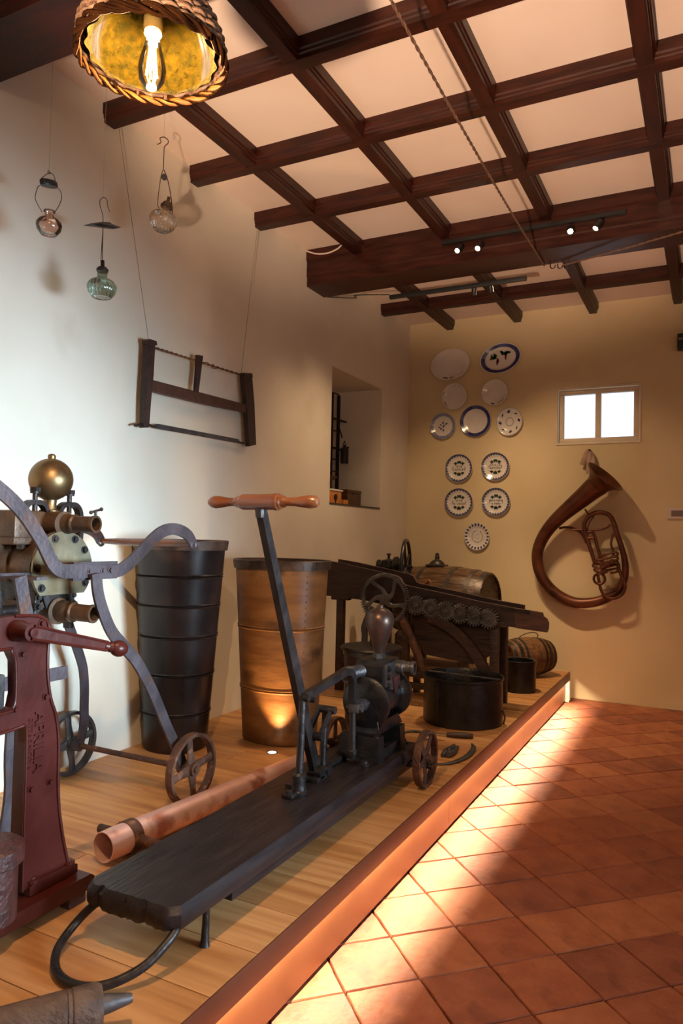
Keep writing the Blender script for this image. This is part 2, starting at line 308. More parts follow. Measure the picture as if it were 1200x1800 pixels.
# window in the back wall
m = M(); fw = .06; y0, y1 = BW+.035, BW+.09
m.bb(WX0+.012, WX1-.012, y0, y1, WZ0+.012, WZ0+fw, .006).bb(WX0+.012, WX1-.012, y0, y1, WZ1-fw, WZ1-.012, .006)
m.bb(WX0+.012, WX0+fw, y0, y1, WZ0+fw, WZ1-fw, .006).bb(WX1-fw, WX1-.012, y0, y1, WZ0+fw, WZ1-fw, .006)
window = joint_struct('window_1', m, WFRAME)
cx = (WX0+WX1)/2
m = M(); m.bb(cx-.026, cx+.026, y0+.002, y1-.002, WZ0+fw, WZ1-fw, .006); m.build('mullion', WFRAME, window)
for a, b in ((WX0+fw, cx-.026), (cx+.026, WX1-fw)):
    m = M(); m.bb(a, b, y0+.03, y0+.034, WZ0+fw, WZ1-fw); m.build('pane', PANE, window, smooth=False)
# rounded plaster edge round the window
m = M()
for p, q in (((WX0, WZ0), (WX1, WZ0)), ((WX0, WZ1), (WX1, WZ1)), ((WX0, WZ0), (WX0, WZ1)), ((WX1, WZ0), (WX1, WZ1))):
    m.cyl((p[0], BW+.004, p[1]), (q[0], BW+.004, q[1]), .014, seg=12)
m.build('plaster_reveal', WFRAME, wall_back)
# ceiling beams: one mesh per beam, children of the ceiling
def beam_prof(z0, z1, hw):
    return [(-hw, z0), (hw, z0), (hw, z0+.022), (hw+.006, z0+.028), (hw+.006, z0+.040), (hw+.013, z0+.047), (hw+.013, z1), (-hw-.013, z1), (-hw-.013, z0+.047), (-hw-.006, z0+.040), (-hw-.006, z0+.028), (-hw, z0+.022)]
def ybeam(x, ya, yb, z0, hw, name):
    m = M(); m.prism([(x+a, ya, z) for a, z in beam_prof(z0, CZ, hw)], (0, yb-ya, 0)); return m.build(name, BEAMX, ceiling, smooth=False)
def xbeam(y, xa, xb, z0, hw, name, mt=BEAM):
    m = M(); m.prism([(xa, y+a, z) for a, z in beam_prof(z0, CZ, hw)], (xb-xa, 0, 0)); return m.build(name, mt, ceiling, smooth=False)
XB = (-2.447, -1.74, -1.015, -.278, .46, 1.19, 1.92)
YC = (2.82, 3.54, 4.257)
for x in XB:
    ybeam(x, 2.11, 4.965, 3.68, .035, 'long_beam'); ybeam(x, 5.27, BW, 3.68, .035, 'long_beam'); ybeam(x, -2.6, 1.83, 3.68, .035, 'long_beam')
for y in (*YC, 6.47, 5.75, 1.1, .38, -.34, -1.06, -1.8):
    if y != 5.75: xbeam(y, LW, 2.2, 3.678, .036, 'cross_beam')
for ya, yb in ((4.972, 5.26), (1.835, 2.108)):
    m = M(); pr = [(ya, 3.49), (yb, 3.49), (yb, 3.56), (yb+.008, 3.57), (yb+.008, 3.69), (yb+.02, 3.70), (yb+.02, CZ), (ya-.02, CZ), (ya-.02, 3.70), (ya-.008, 3.69), (ya-.008, 3.57), (ya, 3.56)]
    m.prism([(LW, y, z) for y, z in pr], (5.1, 0, 0)); m.build('main_beam', BEAM, ceiling, smooth=False)
# floor: bedding slab and diagonal terracotta tiles
m = M(); m.bb(LW-T, 2.6, -2.9, BW+.3, -.12, -.016); floor = joint_struct('floor', m, GROUT, smooth=False)
def tile_mesh(seed, mt):
    rnd = random.Random(seed); n = 6; h = .1300; b = bmesh.new(); pts = []
    for (ax, ay), (bx, by) in (((-h, -h), (h, -h)), ((h, -h), (h, h)), ((h, h), (-h, h)), ((-h, h), (-h, -h))):
        for k in range(n):
            t = k/n; j = 0 if k == 0 else 1; pts.append((ax+(bx-ax)*t+rnd.uniform(-.0016, .0016)*j, ay+(by-ay)*t+rnd.uniform(-.0016, .0016)*j))
    ca, sa = math.cos(PI/4), math.sin(PI/4)
    def V(p, s, z): x, y = p[0]*s, p[1]*s; return b.verts.new((ca*x-sa*y, sa*x+ca*y, z))
    lo = [V(p, 1, -.018) for p in pts]; mid = [V(p, 1, -.005) for p in pts]; up = [V(p, .986, 0) for p in pts]; c = b.verts.new((0, 0, rnd.uniform(-.0012, .0005)))
    for k in range(len(pts)):
        j = (k+1) % len(pts); b.faces.new((lo[k], lo[j], mid[j], mid[k])); b.faces.new((mid[k], mid[j], up[j], up[k])); b.faces.new((up[k], up[j], c))
    me = bpy.data.meshes.new('floor_tile'); b.to_mesh(me); b.free(); me.materials.append(mt)
    for p in me.polygons: p.use_smooth = False
    return me
TM = [tile_mesh(i, TILES[i % 4]) for i in range(12)]
cells = []
for i in range(-30, 31):
    for j in range(-30, 31):
        x = -.873+.19+.19*(i+j); y = 2.751+.19*(i-j)
        if -1.36 < x < 2.3 and -.6 < y < BW+.18: cells.append((x, y))
def vis(c):
    d = Vector((c[0], c[1], -EYE)); z = d.dot(FW); return z > .2 and abs(d.dot(RT)/z*FPX) < 720 and (c[1] > 1.6)
far_cells = [c for c in cells if not vis(c)]; near = [c for c in cells if vis(c)]
def clip_border(me, x, y):
    b = bmesh.new(); b.from_mesh(me)
    r = bmesh.ops.bisect_plane(b, geom=b.verts[:]+b.edges[:]+b.faces[:], plane_co=(0, BW-.004-y, 0), plane_no=(0, 1, 0), clear_outer=True)
    me2 = me.copy(); b.to_mesh(me2); b.free(); return me2
for x, y in near:
    rnd = random.Random(int(x*1000)*7+int(y*1000)); me = rnd.choice(TM)
    if y > BW-.2: me = clip_border(me, x, y)
    if len(me.vertices) < 4: continue
    o = bpy.data.objects.new('floor_tile', me); COL.objects.link(o); o.location = (x, y, rnd.uniform(-.002, .001)); o.parent = floor
    if y < BW-.25: o.rotation_euler = (rnd.uniform(-.004, .004), rnd.uniform(-.004, .004), rnd.uniform(-.006, .006))
b = bmesh.new()
for x, y in far_cells:
    if y > BW-.2: continue
    n0 = len(b.verts); b.from_mesh(random.choice(TM)); b.verts.ensure_lookup_table(); bmesh.ops.translate(b, verts=b.verts[n0:], vec=(x, y, 0))
me = bpy.data.meshes.new('distant_tiles'); b.to_mesh(me); b.free(); me.materials.append(TILES[0]); o = bpy.data.objects.new('distant_tiles', me); COL.objects.link(o); o.parent = floor; o['kind'] = 'stuff'
# exhibition deck
DX = -1.156
deck = M(); deck.bb(LW+.002, DX-.03, -.6, 6.985, .205, DK-.021)
deck = tag(deck.build('display_platform', LIP, None, smooth=False), 'low wooden display platform with bronze front edge along the left wall', 'platform'); deck['_off'] = [0, 0, 0]
ys = [-.6, -.38, -.16, .06, .28, .50, .72, .94, 1.155, 1.365, 1.575, 1.80, 2.03, 2.255]
while ys[-1] < 6.95: ys.append(min(ys[-1]+.1925, 6.985))
for k in range(len(ys)-1):
    rnd = random.Random(k*13+5); cuts = [LW+.002, LW+rnd.uniform(.5, 1.3), DX-.004]
    for c in range(2):
        m = M(); m.bb(cuts[c]+.0012, cuts[c+1]-.0012, ys[k]+.0015, ys[k+1]-.0015, DK-.02, DK, .0014); m.build('floor_plank', OAKS[(k*2+c+rnd.randint(0, 1)) % 3], deck, smooth=False)
m = M(); m.bb(DX-.004, DX, -.6, 7.0, .205, DK, .0008); m.build('bronze_lip', LIP, deck, 'dark bronze edge strip')
m = M(); m.bb(LW+.002, DX, 6.985, 7.0, .02, DK).bb(DX-.06, DX-.004, 6.97, 6.985, .004, .205); m.build('end_panel', WFRAME, deck, 'pale end panel')
for k, (a, c) in enumerate(((-.6, 1.515), (1.517, 3.62), (3.622, 5.3), (5.302, 6.97))):
    m = M(); m.bb(-1.20, -1.192, a, c, .016, .2045); m.build('fascia_panel', FASCIA, deck)
m = M(); m.bb(-1.191, -1.178, -.6, 6.96, .2215, .2275); m.build('led_strip', LEDE, deck, 'glowing light strip under the lip')
for i, (x, y) in enumerate(((-2.164, 3.451),)):
    r = thing('recessed_uplight', 'small round lit uplight set in the platform before the brown tub', 'light', (x, y, DK))
    m = M(); m.lathe((x, y, DK-.001), (0, 0, 1), [(.032, 0), (.032, .003), (.024, .003), (.024, 0)], 28, close=True); m.build('trim_ring', LEAD, r)
    m = M(); m.cyl((x, y, DK-.001), (x, y, DK+.0015), .023, seg=28); m.build('lens', UPE, r)
# ------------------------------------------------------------------ tubs
def spoked_wheel(root, name, c, R, wd, material, hubr=.026, spokes=4, a0=.4, axis=(1, 0, 0), rimt=.016):
    c = Vector(c); t = Vector(axis)
    m = M(); m.rim(c, axis, R, R-rimt, wd, 44); w_ = m.build(name, material, root)
    u, v = perp(t); m = M(); m.cyl(c-t*wd*.7, c+t*wd*.7, hubr, seg=18).cyl(c-t*wd*.95, c+t*wd*.95, hubr*.55, seg=12); m.build('hub', material, w_)
    for k in range(spokes):
        a = a0+k*2*PI/spokes; d = u*math.cos(a)+v*math.sin(a); m = M(); m.tube([c+d*hubr*.8, c+d*(R*.55), c+d*(R-rimt*.7)], [R*.17, R*.115, R*.13], 10, sq=.45, ref=t); m.build('spoke', material, w_)
    return w_
def tub(label, cx, cy, rxt, ryt, rxb, ryb, z1, mt, bands, seamx, lean=(0, 0)):
    r = thing('tall_oval_tub', label, 'tub', (cx, cy, DK), 'tall carrying tubs')
    def ringpts(z, g=0, n=72):
        f = (z-DK)/(z1-DK); rx = rxb+(rxt-rxb)*f+g; ry = ryb+(ryt-ryb)*f+g; ox, oy = lean[0]*f, lean[1]*f
        out = []
        for k in range(n):
            a = 2*PI*k/n; x = math.cos(a); y = math.sin(a)
            out.append(Vector((cx+ox+rx*(abs(x)**.86)*(1 if x > 0 else -1), cy+oy+ry*(abs(y)**.86)*(1 if y > 0 else -1), z)))
        return out
    def skin(m, zs, g=0, flip=False):
        R = [[m.b.verts.new(p) for p in ringpts(z, gg)] for z, gg in zs]; n = len(R[0])
        for A, B in zip(R, R[1:]):
            for k in range(n): m.b.faces.new((A[k], A[(k+1) % n], B[(k+1) % n], B[k]))
        return R
    m = M(); zs = [(DK, -.008), (DK+.012, 0)]
    for z in bands: zs += [(z-.012, 0), (z-.006, .005), (z, -.003), (z+.006, .005), (z+.012, 0)]
    zs += [(z1-.03, 0), (z1, 0), (z1, -.010), (DK+.05, -.012)]
    R = skin(m, zs); m.b.faces.new([v for v in R[0]][::-1]); m.b.faces.new(R[-1]); m.build('body', mt, r)
    m = M(); R = skin(m, [(z1-.045, .004), (z1-.045, .013), (z1+.004, .016), (z1+.010, .010), (z1+.004, .001)]); m.build('rim_band', RIMIRON, r, 'dark rolled rim band')
    for sx in seamx:       # riveted vertical seam
        m = M(); n = 26
        for k in range(n):
            z = DK+.05+(z1-DK-.13)*k/(n-1); P = ringpts(z, .001); p = P[sx]; q = Vector((p.x-cx-lean[0]*k/n, p.y-cy, 0)).normalized(); m.cyl(p-q*.002, p+q*.004, .0048, seg=6)
        o = m.build('seam_rivets', mt, r, kind='stuff')
    return r
tub('tall near-black oval tub leaning by the wall behind the wheeled pump', -2.70, 3.27, .245, .22, .172, .165, 1.447, TUBDARK, (.50, .72, .93, 1.10, 1.26), (64,), (.075, -.09))
tub('tall brown oval tub with two seams behind the T-handled bench pump', -2.29, 3.73, .29, .23, .22, .19, 1.335, TUBBROWN, (.59, .945), (66,), (-.055, .07))
# ------------------------------------------------------------------ wheeled pump
P = thing('wheeled_pump', 'wheeled hand pump with brass ball on blued steel legs by the left wall', 'pump', (-2.44, 2.2, DK))
XN, XF = -2.15, -2.73
railp = [(1.30, 1.60), (1.36, 1.655), (1.45, 1.69), (1.56, 1.675), (1.66, 1.625), (1.75, 1.555), (1.83, 1.46), (1.885, 1.375), (1.93, 1.345), (2.0, 1.342), (2.19, 1.335), (2.255, 1.35), (2.33, 1.40), (2.42, 1.468), (2.48, 1.50), (2.545, 1.512), (2.61, 1.503), (2.66, 1.48), (2.69, 1.445)]
for X in (XN, XF):
    m = M(); m.bar(cr([(X, y, z) for y, z in railp], 4), .052, .012, (1, 0, 0)); rr = m.build('rail', STEELBAR, P)
    m = M(); m.ring((X, 2.692, 1.440), (1, 0, 0), .017, .007, 20, 8); m.build('rolled_eye', STEELBAR, rr)
    s_ = 1 if X == XN else -1
    for y, q in ((2.06, .009), (2.13, .009), (2.17, .012)): m = M(); m.bolt((X+s_*.006, y, 1.34), (s_, 0, 0), q, q); m.build('bolt', STEELBAR, rr)
m = M(); m.bb(XN-.035, XN-.006, 1.99, 2.22, 1.305, 1.311).bb(XN-.012, XN-.006, 1.99, 2.22, 1.305, 1.375).bb(XN-.035, XN-.006, 1.99, 2.22, 1.368, 1.374); m.build('angle_bracket', STEELBAR, P)
m = M(); m.tube([(XF+.01, 2.69, 1.445), (XF+.12, 2.69, 1.445), (-2.44, 2.69, 1.445), (XN-.12, 2.69, 1.445), (XN-.01, 2.69, 1.445)], [.013, .017, .019, .017, .013], 16); m.build('handle', HANDLEWOOD, P, 'brown wooden handle')
for X, fx in ((-2.125, -2.11), (-2.755, -2.77)):
    pts = [(2.34, 1.38), (2.38, 1.30), (2.44, 1.20), (2.50, 1.10), (2.545, 1.01), (2.59, .92), (2.632, .82), (2.648, .72), (2.652, .62), (2.655, .53), (2.635, .45)] if X < -2.4 else [(2.075, 1.33), (2.085, 1.26), (2.11, 1.19), (2.16, 1.10), (2.225, 1.035), (2.30, .965), (2.37, .87), (2.43, .775), (2.50, .65), (2.565, .545), (2.615, .45)]
    m = M(); m.bar(cr([(X+(fx-X)*k/10, y, z) for k, (y, z) in enumerate(pts)], 4), .05, .011, (1, 0, 0)); l_ = m.build('rear_leg', STEELBAR, P)
    m = M(); m.cyl((X+(.006 if X > -2.4 else -.006), 2.29, .975), (X+(.0075 if X > -2.4 else -.0075), 2.29, .975), .006, seg=10); m.build('bolt_hole', IRON2, l_)
for X in (-2.16, -2.72):
    pts = [(1.755, 1.33), (1.775, 1.24), (1.80, 1.15), (1.81, 1.05), (1.79, .95), (1.755, .85), (1.745, .72), (1.75, .58), (1.73, .44), (1.70, .36), (1.695, DK+.008)]
    m = M(); m.bar(cr([(X, y, z) for y, z in pts], 4), .05, .011, (1, 0, 0)); m.build('front_leg', STEELBAR, P)
m = M(); m.cyl((-2.80, 2.62, .44), (-2.06, 2.62, .44), .013, seg=14); m.build('axle', RUST, P)
for X in (-2.77, -2.11): m = M(); m.cyl((X-.02, 2.62, .44), (X+.02, 2.62, .44), .028, seg=16); m.build('axle_collar', STEELBAR, P)
spoked_wheel(P, 'wheel', (-2.82, 2.62, .442), .156, .036, GREYSTEEL, .03, 4, .15)
spoked_wheel(P, 'wheel', (-2.065, 2.62, .442), .156, .036, RUST, .03, 4, .15)
for y in (1.84, 2.20): m = M(); m.bb(XF, XN, y-.022, y+.022, 1.314, 1.325); m.build('cross_bar', STEELBAR, P)
for x in (-2.30, -2.56): m = M(); m.bb(x-.02, x+.02, 1.74, 2.22, 1.325, 1.335); m.build('bed_bar', STEELBAR, P)
m = M(); m.bb(-2.20, -2.19, 1.64, 2.01, .93, .978); m.build('flat_strap', STEELBAR, P)
m = M(); m.bb(XN-.005, XN+.008, 1.64, 1.665, .62, 1.32); m.cyl((XN, 1.652, 1.32), (XN, 1.652, 1.36), .012, seg=8); m.build('stay_rod', IRON, P)
# pump body : half drum with axis along X
dc = Vector((-2.27, 2.045, 1.345))
def halfdrum(R, a0=-.35, a1=PI+.35, n=30): return [(math.cos(a0+(a1-a0)*k/n)*R, math.sin(a0+(a1-a0)*k/n)*R) for k in range(n+1)]
m = M(); m.prism([(dc.x-.30, dc.y+y, dc.z+z) for y, z in halfdrum(.140)], (.29, 0, 0))
for xx in (-.30, -.16, -.025): m.prism([(dc.x+xx, dc.y+y, dc.z+z) for y, z in halfdrum(.150)], (.014, 0, 0))
drum = m.build('drum', BRONZE, P)
m = M(); m.prism([(dc.x-.011, dc.y+y, dc.z+z) for y, z in halfdrum(.147, -.75, PI+.75)], (.012, 0, 0)); fp = m.build('face_plate', PALEBRASS, P, 'pale brass face plate')
for a in (.05, .62, 1.15, 1.95, 2.55, 3.1, 3.75, -.5): m = M(); m.bolt((dc.x+.001, dc.y+math.cos(a)*.126, dc.z+math.sin(a)*.126), (1, 0, 0), .011, .012); m.build('plate_bolt', IRON, fp)
m = M(); m.prism([(dc.x-.02, dc.y+.09, dc.z-.05), (dc.x-.02, dc.y-.10, dc.z-.05), (dc.x-.02, dc.y-.05, dc.z-.17), (dc.x-.02, dc.y+.05, dc.z-.17)], (-.26, 0, 0)); m.build('lower_casing', IRON, P)
vb = Vector((-2.40, 2.02, 1.52))
m = M(); m.box((-2.415, 1.945, 1.505), (.15, .15, .13), None, .015).box((-2.415, 1.96, 1.452), (.17, .20, .03), None, .006).cyl((-2.42, 2.045, 1.52), (-2.27, 2.045, 1.52), .05, seg=24); vch = m.build('valve_chest', BRONZE, P)
def spout(c, d, r, L, nm, mt):
    c = Vector(c); d = Vector(d).normalized()
    m = M(); m.lathe(c, d, [(0, 0), (r*1.3, 0), (r*1.3, L*.35), (r*1.12, L*.40), (r*1.12, L*.43), (r*1.2, L*.45), (r*1.2, L*.50), (r*1.02, L*.53), (r, L*.93), (r*1.1, L*.94), (r*1.1, L), (r*.82, L), (r*.82, L*.6), (0, L*.58)], 28)
    return m.build(nm, mt, P)
spout((-2.33, 2.05, 1.522), (1, .12, .0), .031, .20, 'upper_outlet', BRONZE)
spout((-2.31, 2.045, 1.178), (1, .16, -.02), .033, .185, 'lower_outlet', BRONZE)
bc = Vector((-2.385, 2.07, 1.700))
m = M(); m.lathe((bc.x, bc.y, 1.555), (0, 0, 1), [(.040, 0), (.042, .02), (.028, .024), (.024, .045), (.026, .062), (.040, .070)] + [(.086*math.sin(a), .145-.086*math.cos(a)) for a in [.62+k*(PI-.75)/18 for k in range(19)]] + [(.015, .229), (.016, .242), (.010, .249), (0, .251)], 40); m.build('air_chamber', BRASS, P, 'aged brass ball')
m = M(); m.lathe((bc.x, bc.y, 1.545), (0, 0, 1), [(.0, 0), (.034, 0), (.034, .028), (0, .028)], 6); m.build('collar_nut', BRONZE, P)
for y in (1.975, 2.145):      # C clamps with tee screws
    m = M(); x = -2.36
    m.bar(cr([(x, y-.056, 1.42), (x, y-.058, 1.50), (x, y-.053, 1.57), (x, y-.03, 1.600), (x, y, 1.603), (x, y+.03, 1.600), (x, y+.053, 1.57), (x, y+.058, 1.50), (x, y+.056, 1.46)], 4), .018, .032, (1, 0, 0)); c_ = m.build('clamp', IRON, P)
    m = M(); m.cyl((x, y, 1.565), (x, y, 1.642), .010, seg=12).cyl((x, y, 1.638), (x, y, 1.646), .019, seg=16).cyl((x, y, 1.646), (x, y, 1.662), .022, seg=6); m.build('clamp_screw', IRON, c_)
m = M(); m.cyl((-2.22, 2.155, 1.515), (-2.22, 2.155, 1.575), .006, seg=8).cyl((-2.22, 2.13, 1.570), (-2.22, 2.185, 1.585), .005, seg=8); m.sphere((-2.22, 2.185, 1.585), .008, 12); m.sphere((-2.22, 2.13, 1.570), .008, 12); m.build('wing_tap', IRON, P)
m = M(); m.cyl((-2.50, 2.04, 1.178), (-2.28, 2.04, 1.178), .052, seg=26).bb(-2.50, -2.30, 1.97, 2.11, 1.195, 1.215).box((-2.42, 2.04, 1.21), (.16, .13, .09), None, .01); m.build('lower_valve_body', BRONZE, P)
m = M(); m.bb(-2.46, -2.30, 1.975, 2.105, 1.213, 1.222); m.build('gasket_plate', PALEBRASS, P)
for y in (1.955, 2.125):
    m = M(); x = -2.32; zz = ((y-.012, 1.255), (y-.012, 1.12), (y+.0, 1.105))
    m.bb(x-.018, x+.018, y-.012, y+.012, 1.10, 1.26, .004); m.bolt((x+.018, y, 1.235), (1, 0, 0), .010, .014).bolt((x+.018, y, 1.20), (1, 0, 0), .012, .02); m.build('lower_clamp', IRON, P)
m = M(); m.cyl((-2.34, 1.93, 1.19), (-2.34, 1.80, 1.19), .022, seg=16); m.bb(-2.37, -2.31, 1.79, 1.81, 1.12, 1.27, .003); m.build('side_flange', IRON, P)
m = M(); m.bb(-2.375, -2.365, 1.775, 1.80, 1.22, 1.33); m.bar(cr([(-2.37, 1.787, 1.235), (-2.37, 1.787, 1.20), (-2.37, 1.787, 1.185)], 2), .012, .01, (1, 0, 0)); m.ring((-2.37, 1.787, 1.155), (1, 0, 0), .026, .0065, 24, 8); m.build('ring_hook', IRON, P)
m = M(); m.tube(cr([(-2.40, 2.04, 1.12), (-2.41, 2.06, 1.05), (-2.43, 2.10, 1.00), (-2.5, 2.2, .93)], 5), [.03]*11+[.026]*5, 14); 
m.b.free()
m = M(); m.bar(cr([(-2.72, 2.09, 1.10), (-2.71, 2.12, 1.06), (-2.70, 2.16, 1.0)], 4), .05, .02, (1, 0, 0)); m.build('leg_bracket', IRON, P)
# ------------------------------------------------------------------ oxblood press
R_ = thing('oxblood_machine', 'oxblood painted cast iron bottling machine with ball-ended crank at the left edge', 'machine', (-1.88, 1.48, DK))
fx = -1.862
outer = [(1.10, 1.22), (1.40, 1.232), (1.50, 1.236), (1.575, 1.230), (1.612, 1.215), (1.628, 1.185), (1.626, 1.10), (1.630, 1.03), (1.643, .965), (1.663, .915), (1.676, .86), (1.682, .80), (1.684, .70), (1.690, .62), (1.704, .54), (1.726, .45), (1.744, .395), (1.60, .395)]
inner1 = [(1.562, .395), (1.561, .55), (1.559, .80), (1.556, .885), (1.543, .900), (1.50, .895), (1.10, .880)]
inner2 = [(1.10, .945), (1.47, .950), (1.505, .962), (1.513, 1.0), (1.508, 1.10), (1.492, 1.130), (1.46, 1.140), (1.10, 1.130)]
# frame is a plate with two openings, built as column, top beam and middle beam in one outline
frame_poly = outer + inner1 + inner2
m = M(); m.prism([(fx-.035, y, z) for y, z in frame_poly], (.035, 0, 0)); fr = m.build('frame', REDP, R_, smooth=True, ang=.9)
m = M(); edge = cr([(fx+.001, y, z) for y, z in outer[2:-1]], 3); m.tube(edge, .0055, 8); m.tube(cr([(fx+.001, y, z) for y, z in inner1], 3), .005, 8); m.tube(cr([(fx+.001, y, z) for y, z in inner2], 3), .005, 8); m.build('raised_edge', REDP, fr)
m = M(); m.prism([(fx-.06, y, z) for y, z in [(1.628, 1.18), (1.63, 1.03), (1.663, .915), (1.684, .80), (1.690, .62), (1.744, .395), (1.728, .395), (1.676, .62), (1.670, .80), (1.65, .915), (1.616, 1.03), (1.614, 1.18)]], (.03, 0, 0)); m.build('side_web', REDP, R_)
m = M(); m.prism([(fx-.060, y, z) for y, z in [(1.562, .395), (1.562, .885), (1.575, .885), (1.575, .395)]], (.030, 0, 0)); m.build('inner_web', REDP, R_)
for y, z in ((1.623, .972), (1.512, .955), (1.579, .698), (1.652, .700), (1.531, 1.118), (1.598, 1.205)): m = M(); m.bolt((fx, y, z), (1, 0, 0), .0085, .012); m.build('frame_bolt', REDP, fr)
m = M(); m.prism([(fx+.015, y, z) for y, z in [(1.578, .375), (1.765, .375), (1.765, .402), (1.750, .41), (1.60, .415), (1.578, .40)]], (-.20, 0, 0)); m.build('foot_flange', REDP, R_)
for y in (1.602, 1.742): m = M(); m.lathe((fx-.005, y, .408), (0, 0, 1), [(0, 0), (.022, 0), (.022, .008), (.012, .010), (.011, .015), (0, .016)], 18); m.build('foot_bolt', REDP, R_)
m = M(); m.prism([(-1.805, 1.00, .325), (-1.805, 1.79, .325), (-1.805, 1.80, .36), (-1.805, 1.785, .372), (-1.805, 1.00, .372)], (-.29, 0, 0)); m.build('base_plate', REDP, R_)
for y in (1.74, 1.05):
    m = M(); m.bb(-1.86, -1.815, y-.035, y+.035, DK, .326, .006); m.build('foot', REDD, R_)
m = M(); m.lathe((-1.855, 1.43, .372), (0, 0, 1), [(0, 0), (.085, 0), (.085, .155), (.10, .165), (.10, .207), (.092, .213), (0, .215)], 44); m.build('round_pedestal', REDD, R_)
m = M(); m.cyl((-1.885, 1.45, .91), (-1.885, 1.20, .91), .03, seg=20).bb(-1.95, -1.875, 1.40, 1.47, .86, .875); m.build('spindle', IRON, R_)
m = M(); m.bb(-1.96, -1.89, 1.25, 1.50, .95, 1.06, .01); m.build('iron_block', GREYSTEEL, R_)
m = M(); m.lathe((-1.875, 1.505, 1.192), (1, 0, -.0), [(0, 0), (.032, 0), (.032, .035), (.026, .05), (.026, .085), (0, .086)], 26); m.lathe((-1.792, 1.505, 1.192), (1, 0, 0), [(0, 0), (.014, 0), (.014, .012), (0, .013)], 14); m.build('crank_boss', REDP, R_)
m = M(); a_, b_ = Vector((-1.795, 1.505, 1.192)), Vector((-1.775, 1.785, 1.118)); m.bar([a_, b_], [.042, .030], .020, (1, 0, 0)); ck = m.build('crank_arm', REDP, R_)
m = M(); dz = Vector((0, .013, .0)); n_ = (b_-a_).normalized().cross(Vector((1, 0, 0)))
for s_ in (1, -1): m.tube([a_+n_*.019*s_+Vector((.008, 0, 0)), b_+n_*.013*s_+Vector((.008, 0, 0))], .005, 8)
m.build('arm_flange', REDP, ck)
m = M(); m.lathe(b_, (b_-a_), [(0, -.01), (.013, -.008), (.017, .004), (.012, .012), (.018, .02), (.012, .028), (.020, .034), (.026, .046), (.028, .058), (.026, .07), (.02, .082), (.012, .086), (.011, .080), (0, .078)], 28); m.build('ball_end', REDP, R_)
def yz_text(y, z, size, flipx=1):   # reads downwards on a face looking along +X
    return Matrix.Translation((fx, y, z)) @ Matrix(((0, 0, 1, 0), (0, 1, 0, 0), (-1, 0, 0, 0), (0, 0, 0, 1))) @ Matrix.Diagonal((1, 1, 1, 1))
text_mesh('raised_lettering', 'APRILIA', .054, .005, yz_text(1.602, .838, 1) @ Matrix.Diagonal((1.02, 1, 1, 1)), REDP, R_)
text_mesh('small_raised_lettering', 'DITTA S.NICOLA', .021, .003, yz_text(1.570, .838, 1), REDP, R_)
# ------------------------------------------------------------------ bench pump
B = thing('bench_pump', 'long black plank hand pump with wooden T-handle lever and pear-shaped air vessel', 'pump', (-1.48, 2.5, DK))
bt = .455; x0, x1, yb0, yb1 = -1.665, -1.305, 1.60, 3.50
rnd = random.Random(3); m = M(); outl = []
n = 22
for k in range(n): outl.append((x0+.02+(x1-x0-.04)*k/(n-1), yb0+rnd.uniform(-.002, .003)+(.012 if k in (0, n-1) else 0)+(.009 if k in (3, 15) else 0)))
outl += [(x1, yb0+.03), (x1+.002, 2.3), (x1-.002, 3.0), (x1, yb1), (x0, yb1), (x0-.004, 2.8), (x0+.003, 2.1), (x0, yb0+.04)]
cxm, cym = (x0+x1)/2, 2.55
def ins(p, d): return (p[0]+(d if p[0] < cxm else -d), p[1]+(d if p[1] < cym else -d))
L0 = [m.b.verts.new((*ins(p, .006), bt-.062-rnd.uniform(0, .006))) for p in outl]; L1 = [m.b.verts.new((*p, bt-.052)) for p in outl]; L2 = [m.b.verts.new((*p, bt-.020)) for p in outl]; L3 = [m.b.verts.new((*ins(p, .012), bt-rnd.uniform(0, .002))) for p in outl]
for A, Bb in ((L0, L1), (L1, L2), (L2, L3)):
    for k in range(len(A)): j = (k+1) % len(A); m.b.faces.new((A[k], A[j], Bb[j], Bb[k]))
m.b.faces.new(L3); m.b.faces.new(L0[::-1]); m.build('plank', BLACKWOOD, B)
for x in (x0+.05, x1-.05):
    m = M(); m.bb(x-.03, x+.03, 1.9, 3.42, bt-.105, bt-.064, .004); m.build('under_rail', BLACKWOOD, B)
m = M(); m.tube(cr([(x0+.06, 1.66, bt-.06), (x0+.035, 1.63, .385), (x0-.0, 1.585, .335), (-1.64, 1.50, DK+.022), (-1.56, 1.435, DK+.0165), (-1.47, 1.425, DK+.0165), (-1.40, 1.46, DK+.024), (-1.345, 1.53, .335), (-1.322, 1.60, .375), (-1.325, 1.64, bt-.06)], 6), .0125, 12); m.build('stirrup_leg', IRON, B, 'bent iron rod stirrup')
m = M(); m.tube([(-1.325, 1.77, bt-.06), (-1.322, 1.765, .345), (-1.320, 1.76, DK+.018), (-1.320, 1.758, DK)], [.0105, .011, .012, .017], 12); m.build('peg_leg', IRON, B)
m = M(); m.tube([(-1.60, 1.80, bt-.06), (-1.602, 1.80, .36)], [.014, .011], 10); m.build('stub_peg', IRON, B)
spoked_wheel(B, 'wheel', (-1.235, 3.375, .420), .135, .034, RUST, .024, 5, .3)
spoked_wheel(B, 'wheel', (-1.735, 3.375, .420), .135, .034, RUST, .024, 5, .9)
m = M(); m.cyl((-1.78, 3.375, .385), (-1.20, 3.375, .385), .012, seg=12); m.build('axle', IRON, B)
for o_ in list(B.children):
    if o_.name.startswith('wheel'): pass
m = M(); m.bb(-1.68, -1.29, 3.35, 3.40, .372, .394, .003); m.build('axle_block', IRON, B)
